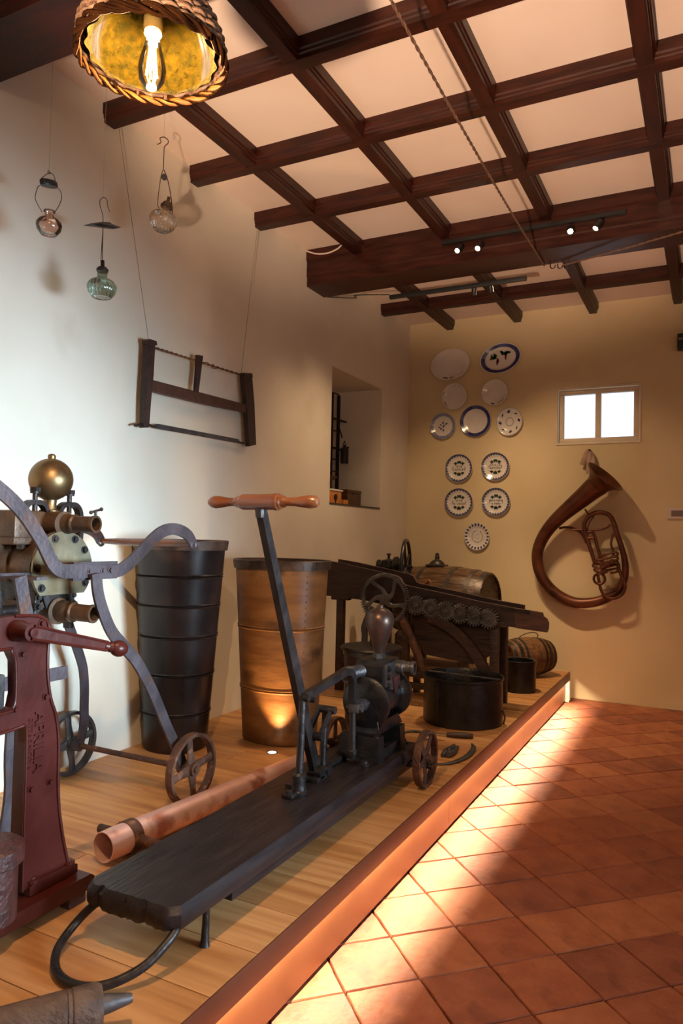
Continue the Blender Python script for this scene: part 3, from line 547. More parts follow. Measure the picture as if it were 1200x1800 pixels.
# iron shoe rail along the plank
m = M(); m.prism([(-1.565, y, z) for y, z in ((2.60, bt), (2.60, bt+.012), (3.05, bt+.018), (3.12, bt+.05), (3.17, bt+.05), (3.17, bt))], (.045, 0, 0)); m.build('foot_rail', IRON, B)
# upright (front post with socket foot)
px_, py_ = -1.475, 2.56
m = M(); m.lathe((px_, py_, bt), (0, 0, 1), [(0, 0), (.034, 0), (.036, .012), (.030, .018), (.026, .05), (.028, .075), (.018, .085), (0, .086)], 24); m.box((px_-.012, py_-.05, bt+.009), (.05, .05, .018), None, .006); m.bolt((px_-.012, py_-.055, bt+.017), (0, 0, 1), .012, .01); m.build('post_socket', IRON, B)
m = M(); m.tube([(px_, py_, bt+.05), (px_, py_+.01, .70), (px_, py_+.015, .845)], [.0155, .0155, .0155], 14); m.cyl((px_-.03, py_+.015, .838), (px_+.03, py_+.015, .838), .016, seg=14); m.build('front_post', IRON, B)
# lever
lx = -1.495
p_bot, p_top = Vector((lx-.01, 2.745, .50)), Vector((lx+.022, 2.225, 1.600))
m = M(); d_ = p_top-p_bot; m.bar([p_bot+d_*t for t in (0, .25, .5, .75, 1)], [.050, .052, .050, .042, .036], .028, (1, 0, 0)); m.build('lever', IRON, B)
c = p_top+Vector((0, 0, .016)); ax = Vector((1, -.02, .0)).normalized()
m = M(); m.lathe(c, ax, [(0, -.238), (.012, -.234), (.020, -.222), (.024, -.205), (.022, -.18), (.017, -.15), (.015, -.12), (.017, -.105), (.021, -.10), (.021, -.092), (.026, -.085), (.029, -.075), (.029, .06), (.031, .066), (.031, .08), (.026, .086), (.026, .092), (.021, .096), (.021, .104), (.015, .115), (.016, .15), (.021, .185), (.024, .21), (.022, .232), (.014, .245), (0, .250)], 32); m.build('t_handle', HANDLEWOOD, B, 'turned brown wooden T-handle')
m = M(); m.tube([p_top+Vector((0, .004, -.04)), c], [.019, .022], 10); m.build('handle_ferrule', IRON, B)
# bent link from lever to piston yoke
m = M(); m.bar(cr([(lx+.02, 2.575, .838), (lx+.02, 2.70, .850), (lx+.02, 2.85, .868), (lx+.02, 2.955, .880), (lx+.02, 3.01, .866), (lx+.02, 3.035, .825), (lx+.02, 3.04, .76), (lx+.02, 3.04, .70)], 5), .032, .030, (1, 0, 0)); m.build('bent_link', IRON, B)
m = M(); m.cyl((lx-.03, 2.62, .822), (lx+.055, 2.62, .822), .012, seg=14); m.build('link_pin', IRON, B)
m = M(); m.tube([(lx+.02, 3.045, .715), (lx+.02, 3.045, .60), (lx+.02, 3.05, bt)], [.014, .016, .018], 12); m.lathe((lx+.02, 3.05, bt), (0, 0, 1), [(0, 0), (.03, 0), (.03, .01), (.02, .016), (.022, .05), (.016, .056), (0, .056)], 18); m.build('rear_post', IRON, B)
m = M(); m.bar([(lx-.03, 2.72, .655), (lx-.03, 2.80, .73)], .022, .014, (1, 0, 0)); m.bar([(lx+.03, 2.705, .65), (lx+.03, 2.815, .742)], .022, .012, (1, 0, 0)); m.cyl((lx-.04, 2.70, .652), (lx+.05, 2.70, .652), .018, seg=14).cyl((lx-.04, 2.81, .74), (lx+.05, 2.81, .74), .017, seg=14); m.build('toggle_link', IRON, B)
m = M(); m.tube([(lx+.0, 2.81, .74), (lx, 2.80, .60), (lx, 2.80, bt+.03)], [.013, .014, .014], 12); m.cyl((lx-.03, 2.80, bt+.028), (lx+.035, 2.80, bt+.028), .022, seg=16); m.build('toggle_post', IRON, B)
m = M(); m.cyl((lx-.035, 2.745, bt+.035), (lx+.03, 2.745, bt+.035), .026, seg=18).bb(lx-.03, lx+.03, 2.70, 2.79, bt, bt+.02, .003); m.build('lever_pivot', IRON, B)
# pump casting: horizontal cylinder along the plank's +Y, seen with a round cover on the near side
cy0, cy1, cz, cxx = 3.12, 3.46, .705, -1.46
m = M(); m.lathe((cxx, cy0, cz), (0, 1, 0), [(0, 0), (.030, 0), (.032, .012), (.075, .022), (.115, .026), (.122, .032), (.122, .048), (.095, .05), (.082, .06), (.080, .29), (.095, .305), (.120, .312), (.120, .332), (.10, .338), (0, .34)], 44); cylb = m.build('pump_cylinder', IRON2, B)
for k in range(6):
    a = k*PI/3+.3; m = M(); m.bolt((cxx+.104*math.cos(a), cy1-.004, cz+.104*math.sin(a)), (0, 1, 0), .009, .012); m.build('flange_bolt', IRON, cylb)
m = M(); m.lathe((cxx, cy0+.005, cz), (0, -1, 0), [(0, 0), (.030, 0), (.030, .02), (.024, .024), (.026, .03), (.026, .045), (.017, .05), (.015, .10), (0, .10)], 20); m.box((cxx, cy0-.085, cz), (.05, .045, .04), None, .006); m.cyl((cxx-.04, cy0-.085, cz), (cxx+.04, cy0-.085, cz), .016, seg=16); m.build('piston_gland', GREYSTEEL, B)
m = M(); prof = [(3.18, .76), (3.18, .875), (3.20, .898), (3.38, .898), (3.40, .875), (3.41, .76)]
m.prism([(cxx-.07, y, z) for y, z in prof], (.14, 0, 0)); m.build('valve_box', IRON2, B)
m = M(); m.prism([(cxx+.068, y, z) for y, z in ((3.20, .78), (3.20, .87), (3.215, .886), (3.36, .886), (3.385, .865), (3.355, .78), (3.29, .75))], (.012, 0, 0)); m.build('valve_cover', GREYSTEEL, B)
m = M(); m.prism([(cxx+.079, y, z) for y, z in ((3.28, .815), (3.365, .815), (3.335, .74), (3.31, .73))], (.008, 0, 0)); m.build('badge_shield', REDD, B)
for y, z in ((3.235, .86), (3.235, .82), (3.235, .78)): m = M(); m.bolt((cxx+.08, y, z), (1, 0, 0), .011, .010); m.build('cover_bolt', IRON2, B)
m = M(); m.lathe((cxx+.05, 3.345, .855), (1, .1, 0), [(0, 0), (.034, 0), (.034, .06), (.030, .065), (.030, .10), (.034, .104), (.034, .118), (.024, .118), (.024, .05), (0, .05)], 28); m.build('outlet', GREYSTEEL, B)
m = M(); m.lathe((cxx-.03, 3.22, .850), (-.45, -.85, -.12), [(0, 0), (.034, 0), (.034, .09), (.038, .095), (.038, .13), (.030, .13), (.030, .06), (0, .06)], 28); m.build('inlet', GREYSTEEL, B)
m = M(); m.lathe((cxx, 3.30, .898), (0, 0, 1), [(0, 0), (.030, 0), (.030, .022), (.024, .026), (0, .026)], 6); m.build('vessel_nut', GREYSTEEL, B)
m = M(); m.lathe((cxx, 3.30, .915), (0, 0, 1), [(0, 0), (.022, 0), (.024, .015), (.036, .05), (.051, .09), (.064, .128), (.070, .155), (.070, .178), (.062, .202), (.045, .220), (.024, .229), (.018, .231), (.018, .239), (.013, .243), (0, .244)], 44); m.build('air_vessel', PEARM, B, 'pear-shaped dark metal air vessel')
m = M()
m.prism([(cxx-.075, y, z) for y, z in ((3.13, .57), (3.18, .62), (3.38, .62), (3.43, .57), (3.43, .565), (3.10, .565))], (.15, 0, 0)); m.build('saddle', IRON2, B)
for y in (3.10, 3.36):
    m = M(); m.prism([(cxx-.10, y-.035, bt), (cxx+.115, y-.035, bt), (cxx+.105, y-.03, bt+.115), (cxx-.09, y-.03, bt+.115)], (0, .06, 0)); m.build('pedestal_block', IRON2, B)
m = M(); m.bb(cxx-.10, cxx+.10, 3.12, 3.34, bt, bt+.05, .004); m.build('pedestal_web', IRON2, B)
m = M(); m.tube(cr([(cxx+.10, 3.07, bt+.19), (cxx+.11, 3.06, bt+.155), (cxx+.10, 3.08, bt+.125)], 4), .004, 8); m.bolt((cxx+.085, 3.09, bt+.115), (0, 0, 1), .014, .012); m.build('drain_wire', IRON, B)
for x, y in ((-1.385, 3.45), (-1.40, 3.02)): m = M(); m.lathe((x, y, bt), (0, 0, 1), [(0, 0), (.026, 0), (.026, .008), (.017, .010), (.016, .022), (0, .023)], 20); m.build('plank_bolt', IRON, B)
# ------------------------------------------------------------------ copper pipe
C_ = thing('copper_pipe', 'long dull copper pipe lying on the platform left of the black plank', 'pipe', (-1.90, 2.7, DK))
a, b_ = Vector((-1.955, 1.985, DK+.066)), Vector((-1.86, 3.36, DK+.044)); d_ = (b_-a).normalized()
m = M(); Lp = (b_-a).length; m.lathe(a, d_, [(.054, 0), (.056, .05), (.056, .13), (.054, .18), (.043, Lp-.02), (.038, Lp), (.034, Lp), (.040, Lp-.1), (.051, .1), (.051, 0)], 40, close=True); m.build('pipe', COPPER, C_)
m = M(); m.lathe(a+d_*.10, d_, [(.0565, 0), (.061, 0), (.061, .045), (.0565, .045)], 36, close=True); m.build('clamp_collar', RUST, C_)
xx = Vector((1, -.02, 0)); q = a+d_*.122
m = M(); m.tube([q-xx*.055, q-xx*.15], [.018, .0165], 16); m.build('side_lug', RUST, C_)
m = M(); m.tube([q+xx*.05, q+xx*.10, q+xx*.18], [.022, .018, .017], 16); m.build('side_lug', RUST, C_)
# ------------------------------------------------------------------ wooden syringe bottom left
S_ = thing('wooden_syringe', 'weathered wooden syringe barrel with tapered nozzle at the bottom left corner', 'syringe', (-1.42, 1.2, DK))
a = Vector((-1.64, .93, DK+.062)); b_ = Vector((-1.312, 1.345, DK+.062)); d_ = (b_-a).normalized(); Lp = (b_-a).length
m = M(); m.lathe(a, d_, [(0, 0), (.036, 0), (.044, Lp*.5), (.050, Lp-.085), (.0485, Lp-.083), (.0485, Lp-.080), (.0505, Lp-.078), (.0485, Lp-.072), (.0485, Lp-.069), (.051, Lp-.066), (.052, Lp-.012), (.046, Lp), (0, Lp)], 14); m.build('barrel', SYR, S_)
m = M(); m.tube([b_-d_*.005, b_+d_*.02, b_+d_*.065, b_+d_*.072], [.024, .021, .0125, .010], 18); m.build('nozzle', LEAD, S_)
# ------------------------------------------------------------------ big low black tub, pot, casks, hooks
K = thing('low_black_tub', 'wide low black riveted tub with a bar across its mouth', 'tub', (-1.465, 4.68, DK))
kc, kr, kz = Vector((-1.465, 4.70, DK)), .262, .59
m = M(); m.lathe(kc, (0, 0, 1), [(0, 0), (kr-.015, 0), (kr-.002, .008), (kr, .03), (kr-.002, kz-DK-.02), (kr+.006, kz-DK-.014), (kr+.006, kz-DK), (kr-.006, kz-DK), (kr-.012, kz-DK-.02), (kr-.012, .02), (0, .02)], 60); m.build('body', IRON2, K)
m = M(); m.bar([kc+Vector((-kr+.004, .02, kz-DK-.003)), kc+Vector((kr-.004, -.02, kz-DK-.003))], .022, .006, (0, 0, 1)); m.build('cross_bar', LEAD, K)
for ang_ in (-1.95, -1.28):
    m = M(); u_ = Vector((math.cos(ang_), math.sin(ang_), 0)); s__ = Vector((-u_.y, u_.x, 0)); m.prism([kc+u_*(kr-.003)+s__*w_+Vector((0, 0, z)) for w_, z in ((-.022, .015), (.022, .015), (.022, kz-DK-.025), (-.022, kz-DK-.025))], u_*.005); m.build('seam_strap', IRON2, K)
m = M(); m.tube([kc+Vector((kr, .02, .10)), kc+Vector((kr+.022, 0, .06)), kc+Vector((kr+.014, -.01, .015))], [.006, .006, .005], 8); m.build('side_catch', IRON, K)
Q = thing('small_black_pot', 'small black cylindrical pot in front of the small oak cask', 'pot', (-1.36, 5.88, DK))
m = M(); m.lathe((-1.37, 5.88, DK), (0, 0, 1), [(0, 0), (.130, 0), (.133, .01), (.131, .19), (.136, .215), (.138, .244), (.13, .248), (.115, .244), (.112, .02), (0, .02)], 44); m.build('body', IRON2, Q)
m = M(); m.tube([(-1.45, 5.78, DK+.03), (-1.53, 5.72, DK+.028), (-1.60, 5.66, DK+.022)], [.024, .026, .018], 12, sq=.6); m.build('handle_stub', IRON2, Q)
def cask(root, c, ax, L, rm, re, nst, hoops, mt, ends=True, nm='stave'):
    c = Vector(c); t = Vector(ax).normalized(); u, v = perp(t)
    def rad(h, g=0): return re+(rm-re)*(1-(2*h/L)**2)+g
    for k in range(nst):
        a0, a1 = 2*PI*k/nst+.006, 2*PI*(k+1)/nst-.006; m = M(); rings = []
        for i in range(9):
            h = -L/2+L*i/8; row = []
            for a, g in ((a0, -.012), (a0, 0), ((a0+a1)/2, .001), (a1, 0), (a1, -.012)): row.append(m.b.verts.new(c+t*h+(u*math.cos(a)+v*math.sin(a))*rad(h, g)))
            rings.append(row)
        for A, Bb in zip(rings, rings[1:]):
            for j in range(5): m.b.faces.new((A[j], A[(j+1) % 5], Bb[(j+1) % 5], Bb[j]))
        m.b.faces.new(rings[0][::-1]); m.b.faces.new(rings[-1]); m.build(nm, mt, root)
    for h, w_ in hoops: m = M(); m.lathe(c+t*(h*L), t, [(rad(h*L-w_/2, .0), -w_/2), (rad(h*L-w_/2, .004), -w_/2), (rad(h*L+w_/2, .004), w_/2), (rad(h*L+w_/2, .0), w_/2)], 48, close=True); m.build('hoop', HOOP, root)
    for s_ in (-1, 1): m = M(); m.cyl(c+t*s_*(L/2-.03), c+t*s_*(L/2-.015), re-.004, seg=40); m.build('head', mt, root)
Z1 = thing('small_oak_cask', 'small oak cask lying on its side by the back wall behind the black pot', 'cask', (-1.42, 6.60, DK))
cask(Z1, (-1.46, 6.55, DK+.170), (.50, .60, 0), .46, .170, .132, 16, ((-.46, .03), (-.33, .03), (-.22, .022), (.22, .022), (.33, .03), (.46, .03)), CASK)
m = M(); m.tube(cr([(-1.52, 6.48, DK+.33), (-1.50, 6.49, DK+.355), (-1.45, 6.55, DK+.38), (-1.40, 6.61, DK+.38), (-1.38, 6.63, DK+.355), (-1.39, 6.62, DK+.33)], 4), .004, 8); m.build('wire_handle', WIRE, Z1)
Z2 = thing('large_dark_cask', 'large dark oak cask lying on a timber cradle behind the geared trough', 'cask', (-2.18, 6.35, DK))
zc, zr = Vector((-2.20, 6.40, .905)), .335
cask(Z2, zc, (1, -.10, 0), .92, zr, .285, 20, ((-.47, .045), (-.36, .04), (-.16, .04), (.16, .04), (.36, .04), (.47, .045)), CASKD)
m = M(); m.lathe(zc+Vector((-.06, -.01, zr-.01)), (0, 0, 1), [(0, 0), (.075, 0), (.07, .03), (.05, .05), (.035, .06), (.022, .065), (.018, .075), (.024, .085), (.018, .10), (.018, .12), (0, .13)], 20); m.box(zc+Vector((-.06, -.01, zr+.0)), (.17, .15, .02), None, .004); m.build('bung_fitting', IRON, Z2)
m = M(); m.cyl(zc+Vector((-.44, .04, 0)), zc+Vector((-.60, .06, 0)), .022, seg=16); m.build('axle_stub', IRON, Z2)
W2 = thing('cask_cradle', 'dark timber cradle standing on the platform under the large cask', 'cradle', (-2.12, 6.32, DK))
for x in (-2.50, -1.90):
    m = M(); m.prism([(x-.04, y, z) for y, z in ((6.08, .50), (6.72, .50), (6.72, .62), (6.64, .65), (6.53, .585), (6.40, .555), (6.27, .585), (6.16, .65), (6.08, .62))], (.08, 0, 0)); m.build('saddle_beam', OLDWOOD, W2)
    for y in (6.12, 6.68): m = M(); m.bb(x-.035, x+.035, y-.035, y+.035, DK, .50, .004); m.build('leg', OLDWOOD, W2)
for y in (6.12, 6.68): m = M(); m.bb(-2.465, -1.935, y-.02, y+.02, .36, .42, .003); m.build('side_rail', OLDWOOD, W2)
# sickle, curved blade and iron knot
H1 = thing('sickle', 'sickle with dark wooden grip lying in front of the black tub', 'sickle', (-1.48, 4.2, DK))
def dp(u, v, z=.0): return onz(u, v, DK+z)
m = M(); pts = [dp(702, 1296, .006), dp(712, 1287, .006), dp(728, 1285, .007), (dp(750, 1287, .012)), dp(786, 1291, .014)]; m.tube(cr(pts, 5), crf([.004, .010, .013, .012, .008], 5), 8, sq=.3, ref=(0, 0, 1)); m.build('blade', LEAD, H1)
m = M(); m.tube(cr([dp(785, 1291, .016), dp(800, 1292, .018), dp(820, 1293, .018), dp(831, 1294, .016)], 5), crf([.014, .017, .019, .015], 5), 14); m.build('grip', OLDWOOD, H1)
H2 = tag(M().tube(cr([dp(700, 1338, .006), dp(735, 1341, .006), dp(770, 1343, .007), dp(795, 1340, .009), dp(820, 1329, .01), dp(832, 1315, .01), dp(829, 1307, .008)], 5), crf([.006, .008, .010, .014, .017, .015, .006], 5), 8, sq=.35, ref=(0, 0, 1)).build('curved_blade', LEAD), 'curved grey pruning blade lying at the platform edge by the wheel', 'blade')
H3 = thing('iron_vine_hook', 'small twisted iron fitting lying inside the curved blade', 'fitting', dp(790, 1325))
m = M(); m.tube(cr([dp(777, 1328, .012), dp(784, 1322, .016), dp(792, 1316, .018), dp(798, 1310, .016)], 4), crf([.010, .020, .017, .010], 4), 10); m.build('shank', LEAD, H3)
m = M(); m.tube(cr([dp(786, 1326, .02), dp(796, 1322, .02), dp(804, 1313, .018)], 4), crf([.016, .014, .010], 4), 10); m.ring(dp(789, 1321, .022), (.5, .6, .3), .016, .006, 18, 8); m.build('collar', LEAD, H3)
H4 = tag(M().tube(cr([dp(733, 1298, .006), dp(748, 1299, .006), dp(765, 1300, .005), dp(782, 1302, .004)], 4), crf([.007, .007, .005, .002], 4), 8, sq=.4, ref=(0, 0, 1)).build('pointed_spike', RUST), 'thin rusty iron spike lying behind the near bench wheel', 'spike')
# ------------------------------------------------------------------ geared trough
G = thing('geared_trough', 'long sloping wooden trough machine with large gear and row of small gears', 'machine', (-2.0, 5.3, DK))
YF, YK = 5.10, 5.38
def poly(pts, Y, t): m = M(); m.prism([ony(u, v, Y) for u, v in pts], (0, t, 0)); return m
fb = [(566, 984), (600, 990), (694, 1011), (703, 1016), (708, 1026), (714, 1029), (780, 1043), (850, 1059), (905, 1069), (905, 1103), (870, 1098), (800, 1088), (740, 1078), (700, 1069), (640, 1055), (566, 1046)]
poly(fb, YF, .03).build('side_board', OLDWOOD, G)
f2 = [(903, 1069), (952, 1077), (954, 1084), (960, 1088), (963, 1095), (963, 1104), (961, 1112), (906, 1104)]
poly(f2, YF-.004, .036).build('end_board', PATCHWOOD, G, 'paler reddish end board')
poly([(880, 1067), (932, 1073), (932, 1080), (880, 1073)], YF-.008, .004).build('iron_strap', IRON, G)
m = M(); m.prism([ony(u, v, YF)+Vector((0, YK-YF, .0)) for u, v in fb], (0, .03, 0)); m.build('side_board', OLDWOOD, G)
def lowz(u): # underside of the boards
    return ony(u, {566: 1046, 700: 1069, 800: 1088, 905: 1103}[u], YF)
fl = [lowz(566), lowz(700), lowz(800), lowz(905)]
m = M(); m.prism([p+Vector((0, .03, .02)) for p in fl]+[p+Vector((0, .03, .045)) for p in fl[::-1]], (0, YK-YF-.03, 0)); m.build('trough_bottom', OLDWOOD, G)
XL = ony(566, 1000, YF).x
m = M(); m.bb(XL, XL+.03, YF+.03, YK, 1.08, 1.235); m.build('end_wall', OLDWOOD, G)
def leg(Y, u, vt, ub, w_=.055):
    a = ony(u, vt, Y); m = M(); m.bb(a.x-w_/2, a.x+w_/2, Y+.005, Y+.055, DK, a.z, .004); return m.build('leg', OLDWOOD, G)
lgx = []
for dy in (0, YK-YF-.03):
    for u, vt in ((597, 1052), (868, 1099), (712, 1072)):
        if dy and u == 597: continue
        a = ony(u, vt, YF); m = M(); w_ = .06 if u != 712 else .05; m.bb(a.x-w_/2, a.x+w_/2, YF+dy+.0, YF+dy+.05, DK, a.z, .004); m.build('leg', OLDWOOD, G)
        m = M(); m.bb(a.x-.075, a.x+.075, YF+dy-.006, YF+dy+.056, a.z-.012, a.z+.024, .003); m.build('cleat', OLDWOOD, G)
aL, aR = ony(597, 1050, YF).x, ony(868, 1099, YF).x
for z in (.365, .45): m = M(); m.bb(aL, aR, YF+.008, YF+.04, z, z+.045, .003); m.build('lower_rail', OLDWOOD, G)
m = M(); m.bb(aL, aL+.035, YF+.05, YK, .40, .45, .003); m.build('cross_rail', OLDWOOD, G)
m = M(); m.bb(aR-.035, aR, YF+.05, YK, .40, .45, .003); m.build('cross_rail', OLDWOOD, G)
m = M(); pts = [(755, 1084), (785, 1098), (812, 1120), (835, 1148), (848, 1172), (868, 1215)]; m.bar(cr([ony(u, v, YF-.01) for u, v in pts], 4), .075, .045, (0, 1, 0)); m.build('curved_brace', OLDWOOD, G)
m = M(); pts = [(703, 1078), (716, 1108), (730, 1140), (742, 1172)]; m.tube([ony(u, v, YF-.03) for u, v in pts], .032, 14); m.build('slanting_pole', RUST, G, 'speckled rusty slanting pole')
m = M(); m.prism([ony(u, v, YF+.06) for u, v in ((722, 1078), (868, 1102), (868, 1150), (830, 1168), (745, 1150))], (0, YK-YF-.09, 0)); m.build('chute_box', OLDWOOD, G)
m = M(); m.bar(cr([ony(u, v, YF-.05) for u, v in ((655, 1068), (646, 1085), (640, 1103), (641, 1118), (638, 1150), (634, 1195))], 4), .04, .03, (0, 1, 0)); m.build('crank_rod', GREYSTEEL, G)
# gears
gc = ony(676, 1053, YF-.05); GR = (ony(718, 1053, YF-.05).x-ony(634, 1053, YF-.05).x)/2
m = M(); m.gear(gc, (0, 1, 0), GR, GR*.85, .035, 64, .016); big = m.build('large_gear', GEARM, G)
m = M(); m.lathe(gc+Vector((0, -.03, 0)), (0, 1, 0), [(0, 0), (.018, 0), (.018, .012), (.040, .014), (.040, .05), (0, .05)], 22); m.build('gear_hub', GEARM, big)
for k in range(5):
    a0 = k*2*PI/5+.35; pts = [gc+Vector((math.cos(a0+s_*.62)*r_*GR, 0, math.sin(a0+s_*.62)*r_*GR)) for s_, r_ in ((0, .16), (.28, .34), (.72, .52), (1.0, .70), (1.05, .88))]
    m = M(); m.tube(cr(pts, 4), crf([.024, .017, .014, .017, .028], 4), 10, sq=.55, ref=(0, 1, 0)); m.build('curved_spoke', GEARM, big)
for i, (u, v) in enumerate(((731, 1064.5), (757, 1070), (783, 1074.5), (808, 1079), (833, 1083), (859, 1087.5))):
    c = ony(u, v, YF-.03); m = M(); m.gear(c, (0, 1, 0), .074, .044, .03, 20, .020); g_ = m.build('small_gear', GEARM, G)
    m = M(); m.lathe(c+Vector((0, -.012, 0)), (0, 1, 0), [(0, -.012), (.010, -.012), (.014, 0), (.020, .004), (.022, .012), (.046, .014), (.046, .026), (0, .026)], 26); m.build('gear_boss', GEARM, g_)
# hand pump valve and flywheel behind the trough
V_ = thing('flywheel_pump', 'small black iron pump with thin upright flywheel against the left corner', 'pump', (-2.62, 6.1, DK))
vx = ony(683, 990, 5.85)
m = M(); m.lathe((vx.x, 5.85, 1.10), (0, 0, 1), [(0, 0), (.07, 0), (.07, .02), (.045, .03), (.045, .12), (.06, .13), (.06, .19), (.03, .20), (.012, .205), (.012, .235), (.02, .24), (.02, .25), (0, .25)], 22); m.build('valve_body', IRON2, V_)
m = M(); m.cyl((vx.x-.10, 5.85, 1.24), (vx.x+.10, 5.85, 1.24), .03, seg=18).cyl((vx.x-.10, 5.85, 1.24), (vx.x-.085, 5.85, 1.24), .055, seg=20).cyl((vx.x+.06, 5.85, 1.24), (vx.x+.08, 5.85, 1.24), .085, seg=24).cyl((vx.x+.08, 5.85, 1.235), (vx.x+.18, 5.85, 1.235), .028, seg=16); m.build('side_ports', IRON2, V_)
m = M(); m.bb(vx.x-.03, vx.x+.03, 5.82, 5.88, DK, 1.11, .004).bb(vx.x-.12, vx.x+.12, 5.77, 5.93, DK, DK+.04, .004); m.build('column', IRON2, V_)
wx = ony(713, 990, 5.80)
m = M(); m.ring((wx.x, 5.80, 1.235), (.974, .225, 0), .235, .016, 56, 12); m.build('flywheel_rim', IRON2, V_)
for k in range(4): a = k*PI/2+.5; m = M(); m.tube([(wx.x, 5.80, 1.235), (wx.x-.056*math.cos(a), 5.80+math.cos(a)*.223, 1.235+math.sin(a)*.25)], [.014, .009], 8); m.build('flywheel_spoke', IRON2, V_)
m = M(); m.cyl((vx.x+.16, 5.83, 1.235), (wx.x+.05, 5.80, 1.235), .018, seg=14); m.build('flywheel_axle', IRON2, V_)
m = M(); a = ony(742, 1028, 5.75); b_ = ony(755, 1021, 5.75); m.tube([a+Vector((-.06, 0, -.06)), b_], [.014, .018], 12); m.build('crank_grip', HANDLEWOOD, V_, 'worn wooden crank grip')
# stave bucket with lid behind the bench pump
bk = thing('lidded_wooden_bucket', 'dark wooden bucket with flat lid behind the pear-shaped vessel', 'bucket', (-1.78, 3.95, DK))
m = M(); bc2 = Vector((-1.83, 4.02, DK)); m.lathe(bc2, (0, 0, 1), [(0, 0), (.15, 0), (.165, .52), (.17, .53), (0, .53)], 36); m.build('body', OLDWOOD, bk)
m = M(); m.lathe(bc2+Vector((0, 0, .53)), (0, 0, 1), [(0, 0), (.185, 0), (.19, .006), (.185, .018), (0, .02)], 40); m.build('lid', IRON, bk)
m = M(); m.cyl(bc2+Vector((0, 0, .55)), bc2+Vector((0, 0, .68)), .012, seg=12); m.build('lid_rod', IRON, bk)
m = M(); m.lathe(bc2+Vector((0, 0, .50)), (0, 0, 1), [(.163, 0), (.172, 0), (.172, .03), (.163, .03)], 40, close=True); m.build('hoop', HOOP, bk)
# ------------------------------------------------------------------ woven pendant with green glass and bulb
PC = Vector((-1.132, 1.222, 2.572)); PR = .160
PL = thing('woven_pendant_lamp', 'wicker basket pendant lamp with green glass lining and lit filament bulb', 'lamp', PC)
def prf(h):    # shade radius by height above the rim
    H_ = [(0, .160), (.03, .158), (.07, .144), (.11, .121), (.15, .093), (.19, .060), (.215, .040)]
    for (a, ra), (b_, rb) in zip(H_, H_[1:]):
        if h <= b_: return ra+(rb-ra)*(h-a)/(b_-a)
    return .040
NS = 30; m = M(); rowsn = 26
for k in range(rowsn):
    h = .010+k*.0080; ph = k % 2; pts = []
    for i in range(NS*4):
        a = 2*PI*i/(NS*4); r_ = prf(h)+.0052*math.cos(NS/2*a+ph*PI)+.002*math.sin(7*a+k); pts.append(PC+Vector((math.cos(a)*r_, math.sin(a)*r_, h+.003*math.sin(NS/2*a+ph*PI+1.2)+.0015*math.sin(5*a+k*2))))
    m.tube(pts, .0050, 6, closed=True)
m.build('woven_wall', WICKER, PL, kind='stuff')
m = M()
for i in range(NS):
    a = 2*PI*i/NS; m.tube([PC+Vector((math.cos(a)*prf(h), math.sin(a)*prf(h), h)) for h in (0, .04, .08, .12, .16, .20, .215)], .0042, 5)
m.build('wicker_stake', WICKER, PL, kind='stuff')
for q in range(5):
    pts = []
    for i in range(120):
        a = 2*PI*i/120; r_ = PR+.003+.006*math.sin(9*a+q*2.1); pts.append(PC+Vector((math.cos(a)*r_, math.sin(a)*r_, -.002+.008*math.cos(9*a+q*2.1)+.003*math.sin(4*a+q))))
    m = M(); m.tube(pts, .0042, 7, closed=True); m.build('rim_strand', WICKERO, PL)
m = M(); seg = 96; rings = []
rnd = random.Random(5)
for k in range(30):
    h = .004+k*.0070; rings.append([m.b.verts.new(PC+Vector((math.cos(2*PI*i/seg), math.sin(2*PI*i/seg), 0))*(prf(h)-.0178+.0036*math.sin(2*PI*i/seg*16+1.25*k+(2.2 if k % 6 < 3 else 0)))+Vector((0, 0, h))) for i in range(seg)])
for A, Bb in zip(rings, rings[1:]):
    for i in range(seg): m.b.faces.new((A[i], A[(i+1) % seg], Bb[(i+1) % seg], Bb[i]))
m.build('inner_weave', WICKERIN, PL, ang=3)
m = M(); m.lathe(PC, (0, 0, 1), [(prf(h_)-.0285, h_) for h_ in (.004, .02, .04, .06, .08, .10, .12, .14, .155)]+[(.04, .17), (.024, .18)], 48); m.build('green_glass', GREENGLASS, PL, 'green demijohn glass lining')
m = M(); m.lathe((-1.142, 1.234, 2.642), (0, 0, 1), [(0, 0), (.020, 0), (.022, .012), (.022, .03), (.021, .032), (.021, .036), (.020, .05), (.015, .066), (.006, .074), (0, .075)], 28); m.build('socket', SOCKET, PL, 'brass lamp socket')
m = M(); m.lathe((-1.142, 1.234, 2.636), (0, 0, 1), [(0, 0), (.019, 0), (.020, .008), (0, .008)], 28); m.build('socket_ring', CERAMIC, PL)
bb_ = Vector((-1.142, 1.234, 2.640))
m = M(); m.lathe(bb_, (0, 0, -1), [(.013, 0), (.014, .012), (.020, .035), (.028, .062), (.032, .088), (.028, .112), (.016, .128), (0, .133)], 32); bulb = m.build('bulb', BULBG, PL, 'clear teardrop filament bulb')
m = M()
for i in range(5): a = i*2*PI/5; m.tube([bb_+Vector((math.cos(a)*.006, math.sin(a)*.006, -.028)), bb_+Vector((math.cos(a)*.013, math.sin(a)*.013, -.10))], .0016, 6)
m.build('filament', FIL, bulb, kind='stuff')
m = M(); m.cyl((-1.142, 1.234, 2.71), (-1.142, 1.234, CZ), .004, seg=8); m.build('cord', BLACKP, PL)
